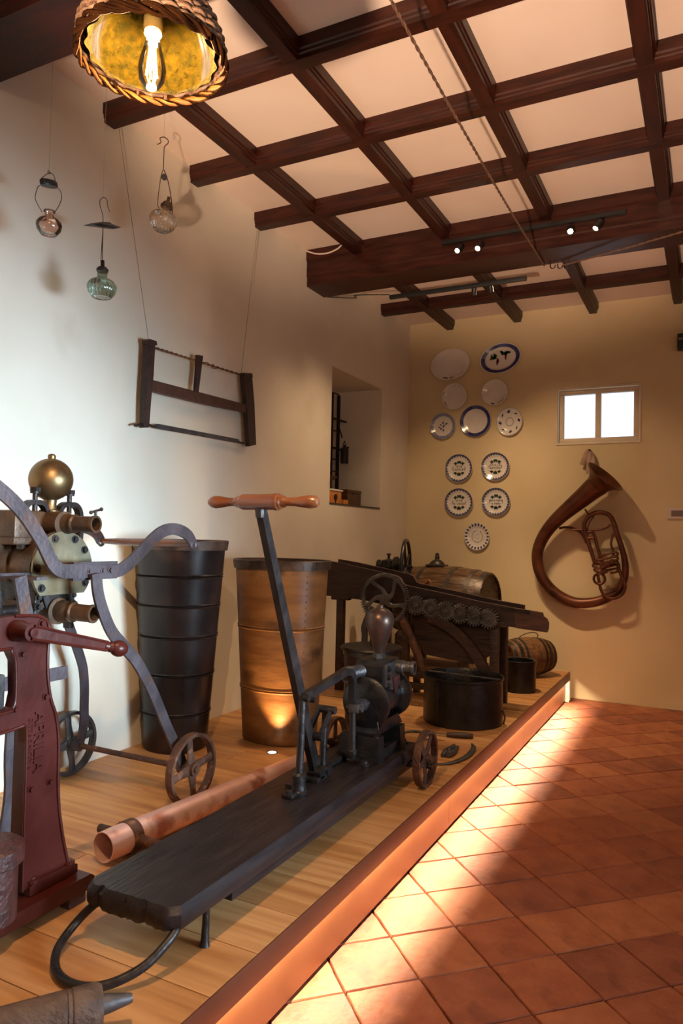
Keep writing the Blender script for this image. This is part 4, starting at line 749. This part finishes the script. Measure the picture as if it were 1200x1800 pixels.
# ------------------------------------------------------------------ hanging glass oil lamps
LX = -2.56
def px2(u, v, X=LX): return onx(u, v, X)
def scl(u, v, X=LX): return (onx(u, v+20, X)-onx(u, v-20, X)).length/40
def glass_body(root, u, v, r, tint, name, top, tilt=(0, 0), ribs=0):
    c = px2(u, v); s_ = scl(u, v); R = r*s_; ax = Vector((tilt[0], tilt[1], 1)).normalized()
    prof = [(0, -.62), (.58, -.66), (.62, -.70), (.66, -.66), (.90, -.36), (1.0, 0), (.97, .22), (.80, .46), (.52, .62), (.36, .70), (.33, .80), (.33, 1.12), (.40, 1.18), (.40, 1.26), (.34, 1.28)]
    m = M(); m.lathe(c, ax, [(a*R, h*R) for a, h in prof], 80 if ribs else 44, rib=ribs, nrib=26); m.build('glass_body', tint, root); return c, s_, R, ax
L1 = thing('hanging_oil_lamp', 'pinkish glass oil lamp on wire with black oval cap, leftmost of three', 'lamp', px2(86, 392), 'hanging glass oil lamps')
c, s_, R, ax = glass_body(L1, 86, 397, 22, PINKG, 'g', 1)
W_ = lambda L, X=LX: [px2(a, b_, X) for a, b_ in L]
m = M(); m.tube(cr(W_([(74, 373), (64, 355), (62, 345), (66, 330), (70, 326)]), 5), s_*.7, 6); m.build('wire', WIRE, L1)
m = M(); m.tube(cr(W_([(93, 376), (101, 366), (108, 350), (107, 338), (102, 331)]), 5), s_*.7, 6); m.build('wire', WIRE, L1)
m = M(); m.tube(cr(W_([(72, 314), (86, 304), (94, 308), (98, 321)]), 5), s_*.7, 6); m.ring(px2(86, 303), (1, 0, 0), s_*2.4, s_*.7, 16, 6); m.build('wire', WIRE, L1)
m = M(); a, b_ = px2(69, 318), px2(102, 327); cc = (a+b_)/2; t = (b_-a).normalized(); nn = Vector((1, 0, 0)).cross(t).normalized(); m.lathe(cc-nn*s_*5, nn, [(0, 0), (s_*17, 0), (s_*18, s_*2), (s_*18, s_*8), (s_*16, s_*10), (0, s_*10)], 36, u=t, ex=1, ey=.55); m.build('oval_cap', BLACKP, L1, 'black oval cap')
m = M(); m.ring(c+Vector((0, 0, R*1.15)), (0, 0, 1), R*.42, s_*.8, 24, 6); m.build('neck_wire', WIRE, L1)
L2 = thing('hanging_oil_lamp', 'aqua green ribbed glass oil lamp below a leaf-shaped metal plate, lowest of three', 'lamp', px2(178, 500), 'hanging glass oil lamps')
c, s_, R, ax = glass_body(L2, 179, 506, 25, AQUAG, 'g', 1, ribs=.025)
m = M(); m.lathe(c+ax*R*1.15, ax, [(0, 0), (R*.40, 0), (R*.42, R*.16), (R*.30, R*.30), (R*.14, R*.38), (R*.12, R*.80), (0, R*.80)], 20); m.build('burner', IRON, L2)
m = M(); m.prism([px2(158, 393), px2(176, 391), px2(190, 391), px2(204, 402), px2(196, 402), px2(182, 400), px2(170, 398)], (.010, 0, 0)); a = [px2(158, 393), px2(204, 402)]; m.build('leaf_plate', WIRE, L2)
m = M(); m.prism([px2(158, 394)+Vector((-.04, 0, 0)), px2(181, 391)+Vector((-.045, 0, 0)), px2(204, 402)+Vector((-.02, 0, 0)), px2(204, 402)+Vector((.03, 0, .0)), px2(181, 396)+Vector((.045, 0, 0)), px2(158, 394)+Vector((.02, 0, 0))], (0, 0, .002)); m.build('cover_plate', WIRE, L2)
m = M(); m.tube(cr(W_([(193, 372), (189, 362), (188, 352), (182, 347), (176, 352), (176, 362), (180, 376), (181, 387), (181, 400), (179, 430), (177, 462)]), 5), s_*.7, 6); m.build('hook_wire', WIRE, L2)
m = M(); m.tube(W_([(181, 388), (181, 404), (180, 440), (180, 468)]), s_*.7, 6); m.build('hook_wire', WIRE, L2)
L3 = thing('hanging_oil_lamp', 'clear ribbed glass oil lamp tilted on a long hooked wire, rightmost of three', 'lamp', px2(288, 388), 'hanging glass oil lamps')
c, s_, R, ax = glass_body(L3, 287, 388, 24, CLEARG, 'g', 1, (0.05, .22), ribs=.03)
m = M(); m.lathe(c+ax*R*1.1, ax, [(0, 0), (R*.44, 0), (R*.46, R*.10), (R*.34, R*.16), (R*.36, R*.28), (R*.26, R*.42), (R*.12, R*.46), (R*.12, R*.85), (0, R*.85)], 20); m.build('burner', BRONZE, L3)
m = M(); m.tube(cr(W_([(276, 254), (283, 250), (281, 243), (288, 241), (295, 246), (295, 252), (289, 258), (288, 270), (287, 297)]), 5), s_*.8, 6); m.build('hook_wire', WIRE, L3)
m = M(); m.tube(cr(W_([(287, 297), (282, 315), (277, 358), (281, 366)]), 5), s_*.7, 6); m.build('hook_wire', WIRE, L3)
m = M(); m.tube(cr(W_([(288, 298), (295, 318), (301, 350), (303, 380)]), 5), s_*.9, 6); m.build('hook_wire', WIRE, L3)
m = M(); m.lathe(px2(288, 312), (.3, .5, .8), [(0, 0), (s_*9, 0), (s_*9, s_*2), (0, s_*3)], 20, ey=.6); m.build('wire_washer', LEAD, L3)
for i, (u, v, u2, lab) in enumerate(((86, 302, 92, 'thin pale thread holding the pinkish lamp'), (181, 347, 184, 'thin pale thread holding the aqua lamp'), (288, 241, 289, 'thin pale thread holding the clear ribbed lamp'))):
    p = px2(u, v); tz = 3.779; m = M(); m.cyl(p, (p.x, p.y, tz), .0006, seg=5); tag(m.build('hanging_thread', THREAD), lab, 'thread')
# ------------------------------------------------------------------ bow saw
SX = -2.865
SW = thing('bow_saw', 'old wooden frame saw hung by two strings on the left wall', 'saw', onx(340, 690, SX))
def sp(name, pts, mt, t=.028, X=SX, label=None): m = M(); m.prism([onx(u, v, X) for u, v in pts], (t, 0, 0)); return m.build(name, mt, SW, label)
sp('left_cheek', [(251, 605), (265, 607), (262, 660), (258, 700), (254, 752), (245, 752), (246, 700), (249, 650)], OLDWOOD, .034)
m = M(); m.bb(0, 0, 0, 0, 0, 0) if False else None
sp('left_cap', [(249, 598), (254, 597), (266, 601), (267, 608), (250, 606)], OLDWOOD, .040)
sp('right_cheek', [(421, 660), (436, 662), (440, 710), (443, 782), (431, 785), (427, 720)], OLDWOOD, .034)
sp('right_cap', [(420, 656), (435, 657), (436, 664), (421, 663)], OLDWOOD, .040)
sp('stretcher', [(261, 668), (262, 688), (350, 710), (436, 727), (434, 713), (350, 691)], PATCHWOOD, .024, SX+.004)
sp('toggle', [(343, 624), (353, 626), (350, 650), (345, 690), (339, 689), (342, 650)], OLDWOOD, .018, SX+.014)
sp('blade_bar', [(271, 746), (275, 745), (417, 772), (420, 779), (412, 778), (272, 753)], LEAD, .012, SX+.008)
m = M(); m.tube(cr([onx(u, v, SX+.016) for u, v in ((236, 748), (246, 746), (258, 745), (266, 749), (272, 750))], 4), .007, 8); m.build('blade_pin', IRON, SW)
m = M(); m.tube(cr([onx(u, v, SX+.016) for u, v in ((418, 777), (428, 779), (438, 781))], 4), .007, 8); m.build('blade_pin', IRON, SW)
for q in range(2):
    pts = []
    for i in range(90):
        f = i/89; p = onx(266+(421-266)*f, 609+(658-609)*f, SX+.016); a = f*60+q*PI; pts.append(p+Vector((math.cos(a), 0, math.sin(a)))*.004)
    m = M(); m.tube(pts, .0038, 6); m.build('twisted_cord', ROPE, SW)
m = M(); m.tube(cr([onx(u, v, SX+.02) for u, v in ((358, 640), (364, 637), (369, 643), (375, 640), (372, 646), (380, 648))], 4), .003, 6); m.build('cord_end', ROPE, SW)
for (u, v), (u2, v2), lab in (((261, 598), (209, 226), 'left string holding the bow saw'), ((424, 656), (452, 404), 'right string holding the bow saw')):
    a = onx(u, v, SX+.02); b_ = onx(u2, v2, SX+.01); m = M(); m.cyl(a, b_, .0016, seg=6); tag(m.build('hanging_string', THREAD), lab, 'string')
# ------------------------------------------------------------------ rope across the ceiling, hooks
HK = onz(957, 468, 3.478); HK.y = min(HK.y, 5.24)
RA = onz(640, -85, 3.46); RB = onz(1250, 392, 3.44)
def rope(a, b_, sag, name, lab, n=150):
    par = thing(name, lab, 'rope', a)
    for q in range(2):
        pts = []
        for i in range(n):
            f = i/(n-1); p = a.lerp(b_, f)-Vector((0, 0, sag*4*f*(1-f))); aa = f*(b_-a).length/.05*2*PI*.5+q*PI; d_ = (b_-a).normalized(); u_, v_ = perp(d_); pts.append(p+(u_*math.cos(aa)+v_*math.sin(aa))*.0032)
        m = M(); m.tube(pts, .0042, 6); m.build('strand', ROPE, par)
rope(HK, RA, .03, 'hemp_rope', 'thin brown rope crossing the coffered ceiling to the main beam hooks', 260)
rope(onz(990, 466, 3.47), RB, .005, 'hemp_rope', 'darker rope running right from the hooks under the main beam', 160)
for i, u in enumerate((967, 980, 991)):
    p = onz(u, 464, 3.488); m = M(); m.tube(cr([p+Vector((0, 0, .002)), p+Vector((0, .0, -.02)), p+Vector((.012, 0, -.035)), p+Vector((.03, 0, -.03)), p+Vector((.034, 0, -.012))], 4), .004, 8)
    tag(m.build('beam_hook', IRON), ('first iron hook under the main beam, where the ropes meet', 'middle iron hook under the main beam', 'last iron hook under the main beam, nearest the right wall')[i], 'hook', 'hooks under the main beam')
# ------------------------------------------------------------------ spotlights
def spot(u, v, Y, tgt, lab, on_face=True, L=.07, r=.020):
    p = ony(u, v, Y); t = (Vector(tgt)-p).normalized(); o = thing('spotlight', lab, 'light', p, 'track spotlights')
    m = M(); m.lathe(p-t*L, t, [(0, 0), (r, 0), (r+.002, .004), (r+.002, L), (r-.002, L), (r-.002, L-.006), (0, L-.006)], 24); m.build('housing', BLACKP, o)
    m = M(); m.cyl(p-t*.006, p-t*.004, r-.003, seg=20); m.build('lens', SPOTE, o); return p, o
for (u, v, tg, lab) in ((803, 441, (-2.2, 2.5, 1.2), 'lit round spotlight on the main beam face, leftmost'), (839, 437, (-1.9, 2.4, 1.1), 'lit round spotlight on the main beam face, second from left'), (1002, 407, (-.3, 2.0, 1.0), 'bright round spotlight on the main beam face below the glossy patch'), (1046, 402, (-2.3, 3.2, .4), 'spotlight turned aside on the main beam face, rightmost')):
    p, o = spot(u, v, 4.86, tg, lab)
    m = M(); m.cyl(p+Vector((0, .02, .02)), (p.x, 4.93, p.z+.02), .006, seg=8); m.build('arm', BLACKP, o)
m = M(); a, b_ = ony(800, 430, 4.945), ony(1100, 384, 4.945); m.bb(a.x-.1, b_.x, 4.925, 4.955, a.z+.01, a.z+.035); tag(m.build('light_track', BLACKP), 'black light track along the near face of the main beam', 'track')
p0 = onz(622, 522, 3.455); p1 = ony(925, 489, 5.32)
m = M(); m.bb(ony(685, 520, 5.32).x, p1.x, 5.305, 5.335, p1.z-.015, p1.z+.015, .002); tr = tag(m.build('light_track', BLACKP), 'black light track hung just behind the main beam', 'track')
for u, v, tg, lab in ((833, 518, (-2.2, 7.1, .6), 'small black spotlight under the far track, left one'), (863, 513, (-1.5, 7.1, 1.0), 'small black spotlight under the far track, right one')):
    p, o = spot(u, v, 5.40, tg, lab, L=.075, r=.018)
    m = M(); m.cyl(p+Vector((0, -.05, .06)), (p.x, 5.32, p1.z-.014), .006, seg=8); m.build('arm', BLACKP, o)
m = M(); m.tube(cr([ony(538, 441, 4.93), ony(555, 446, 4.93), ony(575, 445, 4.93), ony(592, 438, 4.93), ony(600, 431, 4.94)], 5), .006, 8); tag(m.build('electric_cable', WHITEP), 'white cable looping at the left end of the main beam', 'cable')
m = M(); m.tube(cr([ony(540, 520, 5.30), ony(622, 524, 5.31), ony(624, 519, 5.32), ony(684, 518, 5.32)], 5), .004, 8); tag(m.build('electric_cable', BLACKP), 'dark cable running to the far light track', 'cable')
# ------------------------------------------------------------------ plates on the back wall
def plate(lab, u, v, w_, h_, rot, kind):
    c = ony(u, v, BW-.02); k = (ony(u+20, v, BW-.02)-ony(u-20, v, BW-.02)).length/40; kz = (ony(u, v+20, BW-.02)-ony(u, v-20, BW-.02)).length/40
    rx, rz = w_/2*k, h_/2*kz; o = thing('wall_plate', lab, 'plate', (c.x, BW-.001, c.z), 'plates on the back wall')
    ca, sa = math.cos(rot), math.sin(rot); U = Vector((ca, 0, sa)); Vv = Vector((-sa, 0, ca)); y0 = BW-.003
    def P(a, r, d=0): return Vector((c.x, 0, c.z))+U*(rx*r*math.cos(a))+Vv*(rz*r*math.sin(a))+Vector((0, y0-(.006+.020*max(0, (r-.62)/.38)+d), 0))
    def surf(name, prof, mt, seg=60, label=None):
        m = M(); R = [[m.b.verts.new(P(2*PI*i/seg, r, d)) for i in range(seg)] if r > 0 else [m.b.verts.new(P(0, 0, d))] for r, d in prof]
        for A, Bb in zip(R, R[1:]):
            for i in range(seg):
                j = (i+1) % seg
                if len(A) == 1: m.b.faces.new((A[0], Bb[j], Bb[i]))
                elif len(Bb) == 1: m.b.faces.new((A[i], A[j], Bb[0]))
                else: m.b.faces.new((A[i], A[j], Bb[j], Bb[i]))
        return m.build(name, mt, o, label)
    surf('dish', [(0, 0), (.3, 0), (.60, 0), (.66, 0), (.80, .001), (.97, .001), (1.0, 0), (1.0, -.006), (.95, -.008), (.62, -.005), (0, -.004)], PORC)
    def band(r0, r1, mt, nm='rim_band', teeth=0, tdep=.05):
        m = M(); seg = max(60, teeth*4); A = []; Bb = []
        for i in range(seg):
            a = 2*PI*i/seg; q = r0-(tdep*(.5+.5*math.cos(teeth*a)) if teeth else 0); A.append(m.b.verts.new(P(a, q, .0022))); Bb.append(m.b.verts.new(P(a, r1, .0022)))
        for i in range(seg): j = (i+1) % seg; m.b.faces.new((A[i], A[j], Bb[j], Bb[i]))
        return m.build(nm, mt, o)
    def leafs(lst, mt, nm='painted_motif'):   # (angle, radius, size, direction)
        m = M()
        for a, r, s1, dr in lst:
            k_ = rx/rz; lx_, lz_ = r*math.cos(a), r*math.sin(a); vs_ = []
            for x, z in ((-1, 0), (-.4, .5), (.4, .45), (1, 0), (.4, -.45), (-.4, -.5)):
                ex_ = lx_+s1*(x*math.cos(dr)-z*math.sin(dr)); ez_ = lz_+s1*(x*math.sin(dr)+z*math.cos(dr))*k_; vs_.append(m.b.verts.new(P(math.atan2(ez_, ex_), math.hypot(ex_, ez_), .0030)))
            m.b.faces.new(vs_)
        return m.build(nm, mt, o, kind='stuff')
    if kind == 'text':
        pass
    return o, P, band, leafs, c, rx
def ptxt(o, s, c, rx, size, dz): text_mesh('painted_writing', s, size*rx, .0004, Matrix.Translation((c.x, BW-.0112, c.z+dz*rx)) @ Matrix.Rotation(PI/2, 4, 'X'), PINK, o)
o, P, band, leafs, c, rx = plate('large plain white oval dish with faint sprig at lower rim, top left', 791, 641, 68, 55, .10, '')
leafs([(4.35, .84, .07, .5), (4.45, .86, .06, 2.5), (4.25, .86, .05, 1.2)], PDKGREEN); leafs([(4.68, .85, .06, 1.6), (4.8, .83, .06, .4), (5.2, .82, .03, .5), (5.35, .84, .03, .9), (5.5, .83, .03, 1)], PRED)
o, P, band, leafs, c, rx = plate('oval dish with dark blue rim and painted grapes, top right', 879, 630, 72, 52, .20, '')
band(.76, .95, PBLUE); band(.735, .752, PYEL, 'thin_line')
leafs([(2.5, .34, .15, 1.0), (2.2, .38, .14, 2.2), (2.75, .44, .13, .4), (2.6, .30, .12, -.6), (2.5, .5, .12, 1.4)], PGREEN); leafs([(.75, .40, .16, .3), (.55, .5, .13, -.2), (1.2, .35, .12, 1.6), (1.3, .42, .12, 2.4), (.6, .36, .12, 1.2)], PDKGREEN)
leafs([(3.6, .16, .13, 1.5), (3.9, .24, .11, 1.3), (4.1, .36, .07, 1.4), (.1, .26, .11, 1.5), (-.35, .25, .08, 1.4)], PRED)
o, P, band, leafs, c, rx = plate('small white plate with red and green sprigs round the left rim, second row left', 798, 697, 44, 46, .3, '')
leafs([(2.6, .85, .09, 1.4), (2.45, .84, .08, 1.9), (1.2, .86, .05, .2), (1.5, .84, .05, .6), (.9, .86, .04, .2)], PDKGREEN); leafs([(3.4, .84, .09, 2.0), (3.6, .86, .08, 2.4), (3.8, .85, .06, 2.6), (.75, .83, .06, 1.5), (.5, .85, .04, 1)], PRED)
o, P, band, leafs, c, rx = plate('small white plate with green sprig at lower right rim, second row right', 869, 690, 46, 46, 0, '')
leafs([(4.5, .85, .10, .1), (4.65, .87, .09, .3), (5.6, .85, .06, 1)], PDKGREEN); leafs([(5.1, .85, .07, .6), (5.3, .83, .07, 1.2), (5.45, .86, .06, .4), (6.0, .85, .05, 1.4), (.2, .86, .04, 1.6)], PRED)
o, P, band, leafs, c, rx = plate('white plate with pale blue wavy rim and flower spray, third row left', 778, 749, 44, 46, 0, '')
band(.78, .99, PPALE, teeth=18, tdep=.04); leafs([(1.6, .25, .12, 1.2), (.6, .30, .13, .5), (2.6, .22, .10, 2.6), (4.0, .25, .12, .9), (4.8, .3, .12, 1.5), (3.4, .3, .10, .2), (0, .05, .14, .8)], PSLATE)
o, P, band, leafs, c, rx = plate('larger white plate with plain cobalt blue rim, third row middle', 835, 740, 54, 55, 0, '')
band(.78, .99, PBLUE)
o, P, band, leafs, c, rx = plate('white plate with ring of dark grape motifs and central circle, third row right', 895, 741, 46, 50, 0, '')
band(.955, .975, PINK, 'thin_line'); band(.27, .30, PINK, 'centre_line')
for k in range(8):
    a = k*PI/4+.1; leafs([(a, .72, .13 if k % 2 == 0 else .08, a), (a+.1, .68, .09 if k % 2 == 0 else .06, a+1), (a-.1, .74, .08, a-1)], PBLUE if k % 2 == 0 else PDKGREEN)
def wreath(leafs, r=.44, top=PDKGREEN, bot=PDKGREEN):
    leafs([(1.57+d, r, .115, 1.57+d*1.6) for d in (-.75, -.55, -.2, 0, .2, .55, .75)]+[(1.57+d, r-.1, .06, 1.57-d) for d in (-.8, -.3, .3, .8)], top)
    leafs([(4.71+d, r, .115, 4.71+d*1.6) for d in (-.75, -.55, -.2, 0, .2, .55, .75)], bot); leafs([(4.71, r-.12, .09, 1.57), (4.55, r-.1, .06, .8), (4.87, r-.1, .06, 2.2)], PYEL); leafs([(0, .46, .05, 1.57), (.2, .44, .04, 2), (-.2, .44, .04, 1.2), (3.14, .46, .05, 1.57), (2.94, .44, .04, 1.2), (3.34, .44, .04, 2)], PINK)
for lab, u, v, w_, h_, t1, t2, tn in (('blue zigzag rimmed plate with red writing in a leaf wreath, left of upper motto pair', 806, 823, 48, 50, 'VIVA', "L'AMORE", 26), ('blue dotted rimmed plate with capital writing in a leaf wreath, right of upper motto pair', 870, 820, 50, 50, 'DOLCE', 'AMORE', 30), ('blue toothed rimmed plate reading about wine in a leaf wreath, left of lower motto pair', 806, 883, 50, 50, 'VIVA', 'IL VINO', 26), ('blue toothed rimmed plate with script writing under a leaf spray, right of lower motto pair', 871, 882, 50, 50, 'Bere bene', '\u00e8 bello', 28)):
    o, P, band, leafs, c, rx = plate(lab, u, v, w_, h_, 0, ''); band(.88, .98, PSLATE, teeth=tn, tdep=.10); wreath(leafs)
    ptxt(o, t1, c, rx, .23, .11); ptxt(o, t2, c, rx, .23, -.11)
o, P, band, leafs, c, rx = plate('white plate with ring of dark blue dots and small wreath, lowest of all', 838, 943, 44, 48, 0, '')
leafs([(k*2*PI/22, .87, .125, k*2*PI/22) for k in range(22)], PBLUE, 'painted_dots'); leafs([(k*2*PI/20+.3, .42, .05, k*2*PI/20+1.9) for k in range(20) if k not in (3, 4)], PDKGREEN); leafs([(k*PI/5+.2, .16, .03, k*PI/5+1.7) for k in range(10)], PSLATE); leafs([(.9, .45, .06, 1), (2.2, .45, .06, 2)], PBLUE)
# ------------------------------------------------------------------ brass horn
TY = BW-.10
def tz(x, y, Y=TY): return ony(900+x/4, 640+y/4, Y)
hs = (ony(1050, 900, TY)-ony(1010, 900, TY)).length/160    # metres per crop pixel
TU = thing('wall_hung_tuba', 'old brown curved tuba hanging on the back wall below the window', 'tuba', tz(480, 1200))
path = [(615, 835), (600, 850), (560, 882), (510, 925), (450, 975), (390, 1025), (330, 1078), (270, 1140), (215, 1220), (180, 1310), (178, 1400), (205, 1490), (260, 1570), (340, 1635), (430, 1675), (520, 1680), (610, 1665), (690, 1630), (750, 1580), (785, 1510), (795, 1430), (785, 1350), (762, 1270), (735, 1190), (715, 1120), (685, 1065), (640, 1045), (590, 1045), (540, 1070), (508, 1115), (510, 1170), (530, 1240), (556, 1320), (580, 1400)]
rad_ = [84, 82, 76, 70, 64, 58, 53, 49, 45, 42, 41, 41, 40, 40, 40, 37, 35, 33, 30, 27, 24, 21, 19, 18, 17, 16, 16, 16, 15.5, 15, 15, 15, 14, 13]
pp = [tz(x, y, TY-(.15*(1-i/12) if i < 12 else .0 if i < 18 else min(.07, .012*(i-17)))) for i, (x, y) in enumerate(path)]
m = M(); m.tube(cr(pp, 5), [r_*hs for r_ in crf(rad_, 5)], 22); m.build('main_tube', TUBA, TU)
bx = (tz(700, 745)-tz(600, 848)).normalized()*.97+Vector((0, -.18, 0)); bx.normalize(); b0 = tz(598, 850, TY-.145)
m = M(); m.lathe(b0, bx, [(80*hs, 0), (90*hs, .03), (108*hs, .062), (130*hs, .088), (147*hs, .102), (150*hs, .108), (144*hs, .106), (112*hs, .070), (88*hs, .035), (60*hs, 0)], 44); m.build('bell', TUBA, TU)
def tt(name, pts, r, Yo=.0, n=5): m = M(); m.tube(cr([tz(x, y, TY-Yo) for x, y in pts], n), r*hs, 10); return m.build(name, TUBA, TU)
tt('leadpipe', [(330, 1155), (370, 1148), (420, 1152), (470, 1175), (500, 1210), (522, 1260)], 9, .03); tt('leadpipe_brace', [(420, 1165), (500, 1165), (600, 1165), (660, 1150), (692, 1125)], 8, .05)
tt('strut', [(510, 1020), (535, 1055)], 6, .03); tt('strut', [(575, 1070), (545, 1110), (525, 1165)], 5, .06)
tt('slide_tube', [(530, 1185), (555, 1178), (575, 1200), (600, 1290), (625, 1370), (640, 1400)], 12, .07); tt('slide_tube', [(710, 1190), (700, 1230), (695, 1270), (708, 1310), (712, 1350)], 9, .05)
tt('slide_band', [(530, 1225), (575, 1222)], 12, .08)
for i, (y, dx) in enumerate(((1355, 40), (1385, 20), (1415, 0), (1445, 10), (1470, 30))):
    tt('valve_crook', [(600+dx*.5, y+12), (570+dx, y+8), (572+dx, y-8), (610, y-8), (680, y-22), (728, y-32), (742, y-20), (730, y-8), (690, y)], 8.5, .07+.01*(i % 2))
for i, (x, y) in enumerate(((640, 1425), (672, 1405), (705, 1390), (650, 1455))):
    m = M(); c = tz(x, y, TY-.07); m.cyl(c+Vector((0, .04, 0)), c+Vector((0, -.05, 0)), 20*hs, seg=18).cyl(c+Vector((0, -.05, 0)), c+Vector((0, -.065, 0)), 11*hs, seg=14); m.build('rotary_valve', TUBA, TU)
m = M(); c = tz(612, 1510, TY-.07); m.ring(c, (0, 1, 0), 38*hs, 9*hs, 32, 10); m.build('coiled_crook', TUBA, TU)
tt('tuning_slide', [(600, 1480), (612, 1540), (625, 1590), (650, 1630), (700, 1648), (750, 1635), (785, 1600), (792, 1550), (770, 1500), (755, 1460), (745, 1400)], 11, .06)
tt('strut', [(640, 1590), (740, 1568)], 4, .06); tt('spit_hook', [(795, 1540), (800, 1580)], 5, .04)
m = M(); m.cyl((tz(538, 604).x, BW-.001, tz(538, 604).z), (tz(538, 604).x, BW-.07, tz(538, 604).z+.004), .006, seg=10); m.sphere((tz(538, 604).x, BW-.07, tz(538, 604).z+.004), .009, 14); tag(m.build('wall_nail', IRON), 'nail in the back wall holding the tuba strap', 'nail')
m = M(); m.tube(cr([tz(535, 770, BW-.08), tz(538, 700, BW-.06), tz(545, 640, BW-.06), tz(540, 606, BW-.055)], 5), .020, 10, sq=.3, ref=(0, 1, 0)); m.tube(cr([tz(540, 606, BW-.055), tz(522, 625, BW-.06), tz(505, 665, BW-.055), tz(488, 710, BW-.05)], 5), .022, 10, sq=.3, ref=(0, 1, 0)); m.tube(cr([tz(540, 606, BW-.055), tz(560, 640, BW-.05), tz(570, 680, BW-.06), tz(562, 730, BW-.08)], 5), .018, 10, sq=.3, ref=(0, 1, 0)); m.build('hanging_strap', STRAP, TU, 'pale crumpled leather strap')
# ------------------------------------------------------------------ small wall fittings
p = ony(1172, 893, BW-.01); q = ony(1172, 912, BW-.01)
o = thing('wall_display_panel', 'small white framed panel on the back wall at the right edge', 'panel', (p.x+.08, BW, q.z)); m = M(); m.bb(p.x, p.x+.20, BW-.016, BW, q.z, p.z, .003); m.build('frame', WHITEP, o); m = M(); m.bb(p.x+.035, p.x+.165, BW-.018, BW-.016, q.z+.022, p.z-.022); m.build('screen', GREYP, o)
p = ony(1190, 588, BW-.1); q = ony(1190, 615, BW-.1)
o = thing('wall_loudspeaker', 'small black device high on the back wall at the right edge', 'device', (p.x+.07, BW, q.z)); m = M(); m.bb(p.x, p.x+.16, BW-.14, BW-.04, q.z, p.z, .012); m.build('housing', BLACKP, o); m = M(); m.bb(p.x+.01, p.x+.15, BW-.143, BW-.139, (q.z+p.z)/2+.01, (q.z+p.z)/2+.03); m.build('grey_stripe', GREYP, o); m = M(); m.cyl((p.x+.08, BW-.05, (p.z+q.z)/2), (p.x+.08, BW, (p.z+q.z)/2), .015, seg=12); m.build('bracket', BLACKP, o)
# ------------------------------------------------------------------ niche contents
NS_ = NZ0+.014
NXB = LW-T
def nz(u, v, Y=6.1): return ony(u, v, Y)
o = thing('iron_wall_rack', 'thin black iron rack standing in the wall niche', 'rack', (-3.34, 6.15, NS_))
xr = -3.33
def ry(u, v): return onx(u, v, xr)
zt, zb = 2.90, NS_
ya_, yb_ = ry(583.5, 760).y, ry(594, 760).y
for y, w_ in ((ya_, .008), (yb_, .014)): m = M(); m.bb(xr-w_, xr+w_, y-w_, y+w_, zb, zt, .002); m.build('upright', IRON, o)
for v in (692, 736, 758, 808, 829): z = ry(590, v).z; m = M(); m.bb(xr-.006, xr+.006, ya_-.1, yb_, z-.006, z+.006); m.build('rung', IRON, o)
for v in (739, 790): z = ry(590, v).z; m = M(); m.bb(xr+.012, xr+.05, ya_-.1, ry(605, v).y, z-.004, z+.008); m.build('shelf', IRON, o)
m = M(); m.tube([ry(583, 742)+Vector((.06, 0, 0)), ry(592, 770)+Vector((.06, 0, 0))], .007, 8); m.build('brace', IRON, o)
lc = ry(586, 815)+Vector((.12, 0, 0))
o = thing('iron_lantern', 'dark iron lantern hanging from the rack in the niche', 'lantern', lc)
m = M(); m.lathe(lc, (0, 0, 1), [(0, 0), (.040, 0), (.040, .13), (.034, .15), (.015, .16), (.010, .18), (0, .18)], 20); m.build('body', IRON, o)
m = M(); m.tube(cr([lc+Vector((0, -.035, .14)), lc+Vector((0, -.01, .22)), lc+Vector((0, .035, .14))], 5), .004, 6); m.build('bail', WIRE, o); m = M(); m.tube([lc+Vector((0, .03, .12)), lc+Vector((0, .07, .165))], [.010, .014], 10); m.build('spout', IRON, o)
bx_ = onx(662, 864, LW-.12)
o = thing('dark_wooden_box', 'dark lidded wooden box at the right of the niche sill', 'box', (-3.08, 6.1, NS_)); m = M(); m.bb(-3.22, -3.0, 5.98, 6.27, NS_, NS_+.118, .004); m.build('body', DARKBOX, o); m = M(); m.bb(-3.224, -2.996, 5.976, 6.274, NS_+.120, NS_+.150, .005); m.build('lid', DARKBOX, o)
m = M(); m.bb(-2.997, -2.992, 6.10, 6.13, NS_+.105, NS_+.130); m.build('clasp', LEAD, o)
o = thing('balance_scale', 'orange wooden balance scale with white marble top in the niche', 'scale', (-3.08, 5.8, NS_))
m = M(); m.bb(-3.20, -2.985, 5.60, 5.83, NS_, NS_+.115, .004); m.build('case', ORANGEW, o); m = M(); m.bb(-3.21, -2.975, 5.59, 5.845, NS_+.116, NS_+.132, .003); m.build('marble_top', MARBLE, o); m = M(); m.bb(-3.18, -2.96, 5.83, 5.92, NS_, NS_+.045, .004); m.build('front_step', ORANGEW, o)
m = M(); m.cyl((-2.984, 5.71, NS_+.062), (-2.976, 5.71, NS_+.062), .027, seg=24); m.build('dial', IRON, o)
m = M(); m.cyl((-2.986, 5.71, NS_+.005), (-2.974, 5.71, NS_+.045), .005, seg=8); m.build('pointer', IRON, o)
m = M(); m.lathe((-3.09, 5.72, NS_+.20), (0, 0, 1), [(0, 0), (.05, .004), (.095, .035), (.10, .05), (.092, .05), (.05, .014), (0, .01)], 30); m.build('pan', BRONZE, o)
for a in (0, 2.1, 4.2): m = M(); m.cyl((-3.09+.05*math.cos(a), 5.72+.05*math.sin(a), NS_+.132), (-3.09+.045*math.cos(a), 5.72+.045*math.sin(a), NS_+.21), .006, seg=8); m.build('pan_support', BRONZE, o)
for o in bpy.data.objects:
    if '_off' in o: del o['_off']
